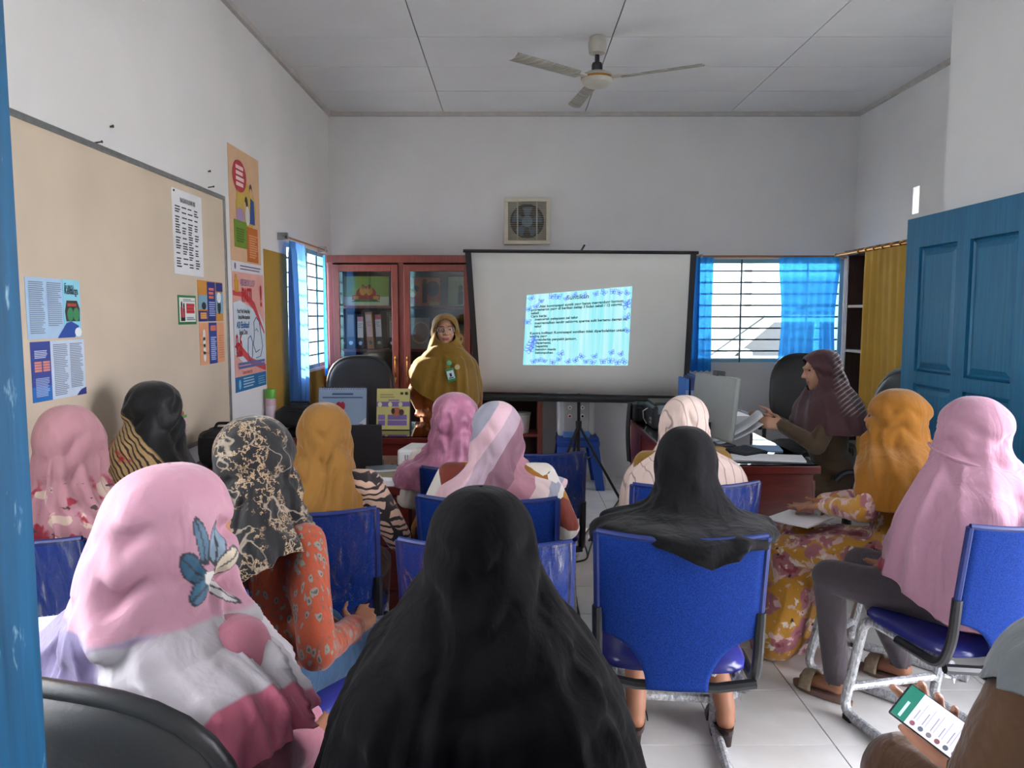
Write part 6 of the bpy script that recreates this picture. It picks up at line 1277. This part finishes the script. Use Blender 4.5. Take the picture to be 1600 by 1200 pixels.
# ------------------------------------------------------------------ the presenter
t = person('standing presenter in olive mustard scarf and glasses beside the screen', -.485, 5.62, 180)
hp = atZ(656, 652, .775); I = PM[t.name].inverted(); hw = I @ V((hp.x, hp.y, .80))
M_olive = cloth('olive_mustard_scarf', '#80601c', .7, .05, .25); M_tan = cloth('tan_uniform', '#7d4f2a', .65, .06, .2)
hc = V((0, .035, 1.405))
pr = head_(hc, math.radians(8), .02) + [cap_((0, 0, 1.24), (0, .02, 1.34), .05, .048, 'skin'), ell_((0, 0, 1.08), (.17, .115, .2), 'top'), ell_((0, 0, .88), (.175, .135, .2), 'top'), cap_((-.12, 0, 1.165), (.12, 0, 1.165), .06, .06, 'top'), ell_((0, 0, .72), (.185, .14, .2), 'top')]
for s in (-1, 1): pr += [cap_((s*.09, 0, .78), (s*.095, .0, .44), .105, .095, 'leg'), cap_((s*.095, 0, .44), (s*.095, -.01, .09), .095, .09, 'leg'), cap_((s*.09, 0, .05), (s*.095, .12, .035), .034, .028, 'skin')]
er = V((.225, .05, .96)); wr1 = hw + V((.0, -.045, .035))
pr += [cap_((.145, 0, 1.155), er, .062, .054, 'top'), cap_(er, wr1, .054, .038, 'top')] + hand(wr1, (-.05, .85, -.45), (-.9, 0, 0), [.25, .3, .3, .35])
pr += [cap_((-.145, 0, 1.155), (-.215, -.01, .93), .060, .052, 'top'), cap_((-.215, -.01, .93), (-.235, .05, .72), .052, .036, 'top')] + hand((-.235, .05, .71), (0, .15, -1), (0, 1, .1), .3)
body(t, pr, dict(skin=M_skinl, lip=M_lip, top=M_tan, leg=M_tan), voxel=.006, smooth=4, wr=.009)
scarf(t, M_olive, [(1.530, 0, .02, .004, .004, .004), (1.524, 0, .02, .036, .044, .042), (1.505, 0, .024, .066, .082, .074), (1.47, 0, .028, .090, .104, .096), (1.42, 0, .03, .101, .104, .106), (1.365, 0, .03, .104, .098, .108), (1.31, 0, .03, .113, .105, .11), (1.275, 0, .02, .132, .118, .12), (1.235, 0, .01, .162, .138, .14), (1.18, 0, .01, .203, .165, .155), (1.09, 0, .02, .228, .195, .17), (.97, 0, .03, .246, .215, .18), (.84, 0, .03, .25, .215, .18)],
      [(.010, 5, .5, .5, .7, .8), (.005, 11, -.5, .6, 0, .9)], (1.405, 0, .82, .088), [(-180, .98), (-110, .92), (-60, .86), (-15, .83), (25, .93), (60, 1.06), (90, 1.13), (130, 1.08), (180, .98)], seed=15, zs=1.22, nt=160, nv=130, nz=.004, yaw=math.radians(-8))
Rh = Matrix.Translation(hc) @ Matrix.Rotation(math.radians(8), 4, 'Z')
for s in (-1, 1):
    e = MB().ell(Rh @ V((s*.031, .0735, .011)), (.0135, .010, .0085)).build('eye', C('#d8d0c8', .3), t); MB().ell(Rh @ V((s*.031, .0815, .011)), (.0058, .004, .0058)).build('iris', C('#241a16', .2), e)
    MB().tube([Rh @ V((s*.014, .0965, .030)), Rh @ V((s*.03, .0945, .0355)), Rh @ V((s*.05, .083, .030))], .003, 6).build('eyebrow', C('#33261f'), t)
gl = MB()
for s in (-1, 1): gl.tube([Rh @ V((s*.033 + .027*math.cos(a)*(1+.12*abs(math.sin(2*a))), .108 - .12*abs(.033+.0*a)*.1, .006 + .022*math.sin(a))) for a in np.linspace(0, 2*PI, 25)], .0016, 6, cap=False).tube([Rh @ V((s*.061, .106, .012)), Rh @ V((s*.086, .06, .012)), Rh @ V((s*.088, .02, .01))], .0016, 5)
gl = gl.tube([Rh @ V((-.007, .108, .01)), Rh @ V((.007, .108, .01))], .0014, 5).build('glasses', M_chrome, t)
for s in (-1, 1): MB().grid(lambda u, v: Rh @ V((s*.033 + .026*v*math.cos(2*PI*u), .108, .006+.021*v*math.sin(2*PI*u))), 18, 3, True).build('lens', M_glass, gl)
# badge on the chest
def on(x, z, o=.0): return V((x, .232 + o, z))
bd = frame(V((-.055, .24, 1.10)), (-1, 0, 0), (0, -.1, 1))
b_ = MB().box(-.03, .03, -.045, .045, 0, .004, M=bd @ Matrix.Rotation(.25, 4, 'Z')).build('name_badge', C('#2a8a54'), t, smooth=0, bevel=.001)
MB().box(-.024, .024, -.028, .03, .004, .0055, M=bd @ Matrix.Rotation(.25, 4, 'Z')).build('badge_card', C('#c9d6e2'), b_, smooth=0); MB().box(-.008, .008, -.012, .012, .0055, .0065, M=bd @ Matrix.Rotation(.25, 4, 'Z')).build('badge_photo', C('#26303c'), b_, smooth=0); MB().box(-.017, .017, -.024, -.017, .0055, .0065, M=bd @ Matrix.Rotation(.25, 4, 'Z')).build('badge_print', M_ink, b_, smooth=0)
MB().lathe([(.004, 0), (.017, 0), (.017, .006), (.004, .008)], bd @ V((-.012, .085, .0)), 16, (bd.to_3x3()).to_4x4()).build('badge_reel', C('#5fa884'), t); MB().tube([bd @ V((-.012, .078, .003)), bd @ V((-.004, .045, .003))], .002, 5).build('badge_cord', C('#3a8a60'), t)
br = MB()
for k in range(8): a = 2*PI*k/8; br.ell(bd @ V((.045+.012*math.cos(a), .055+.012*math.sin(a), .004)), (.008, .004, .008), 8, 6)
br.ell(bd @ V((.045, .055, .006)), (.007, .005, .007), 8, 6).build('brooch', C('#c9b98c', .3), t)
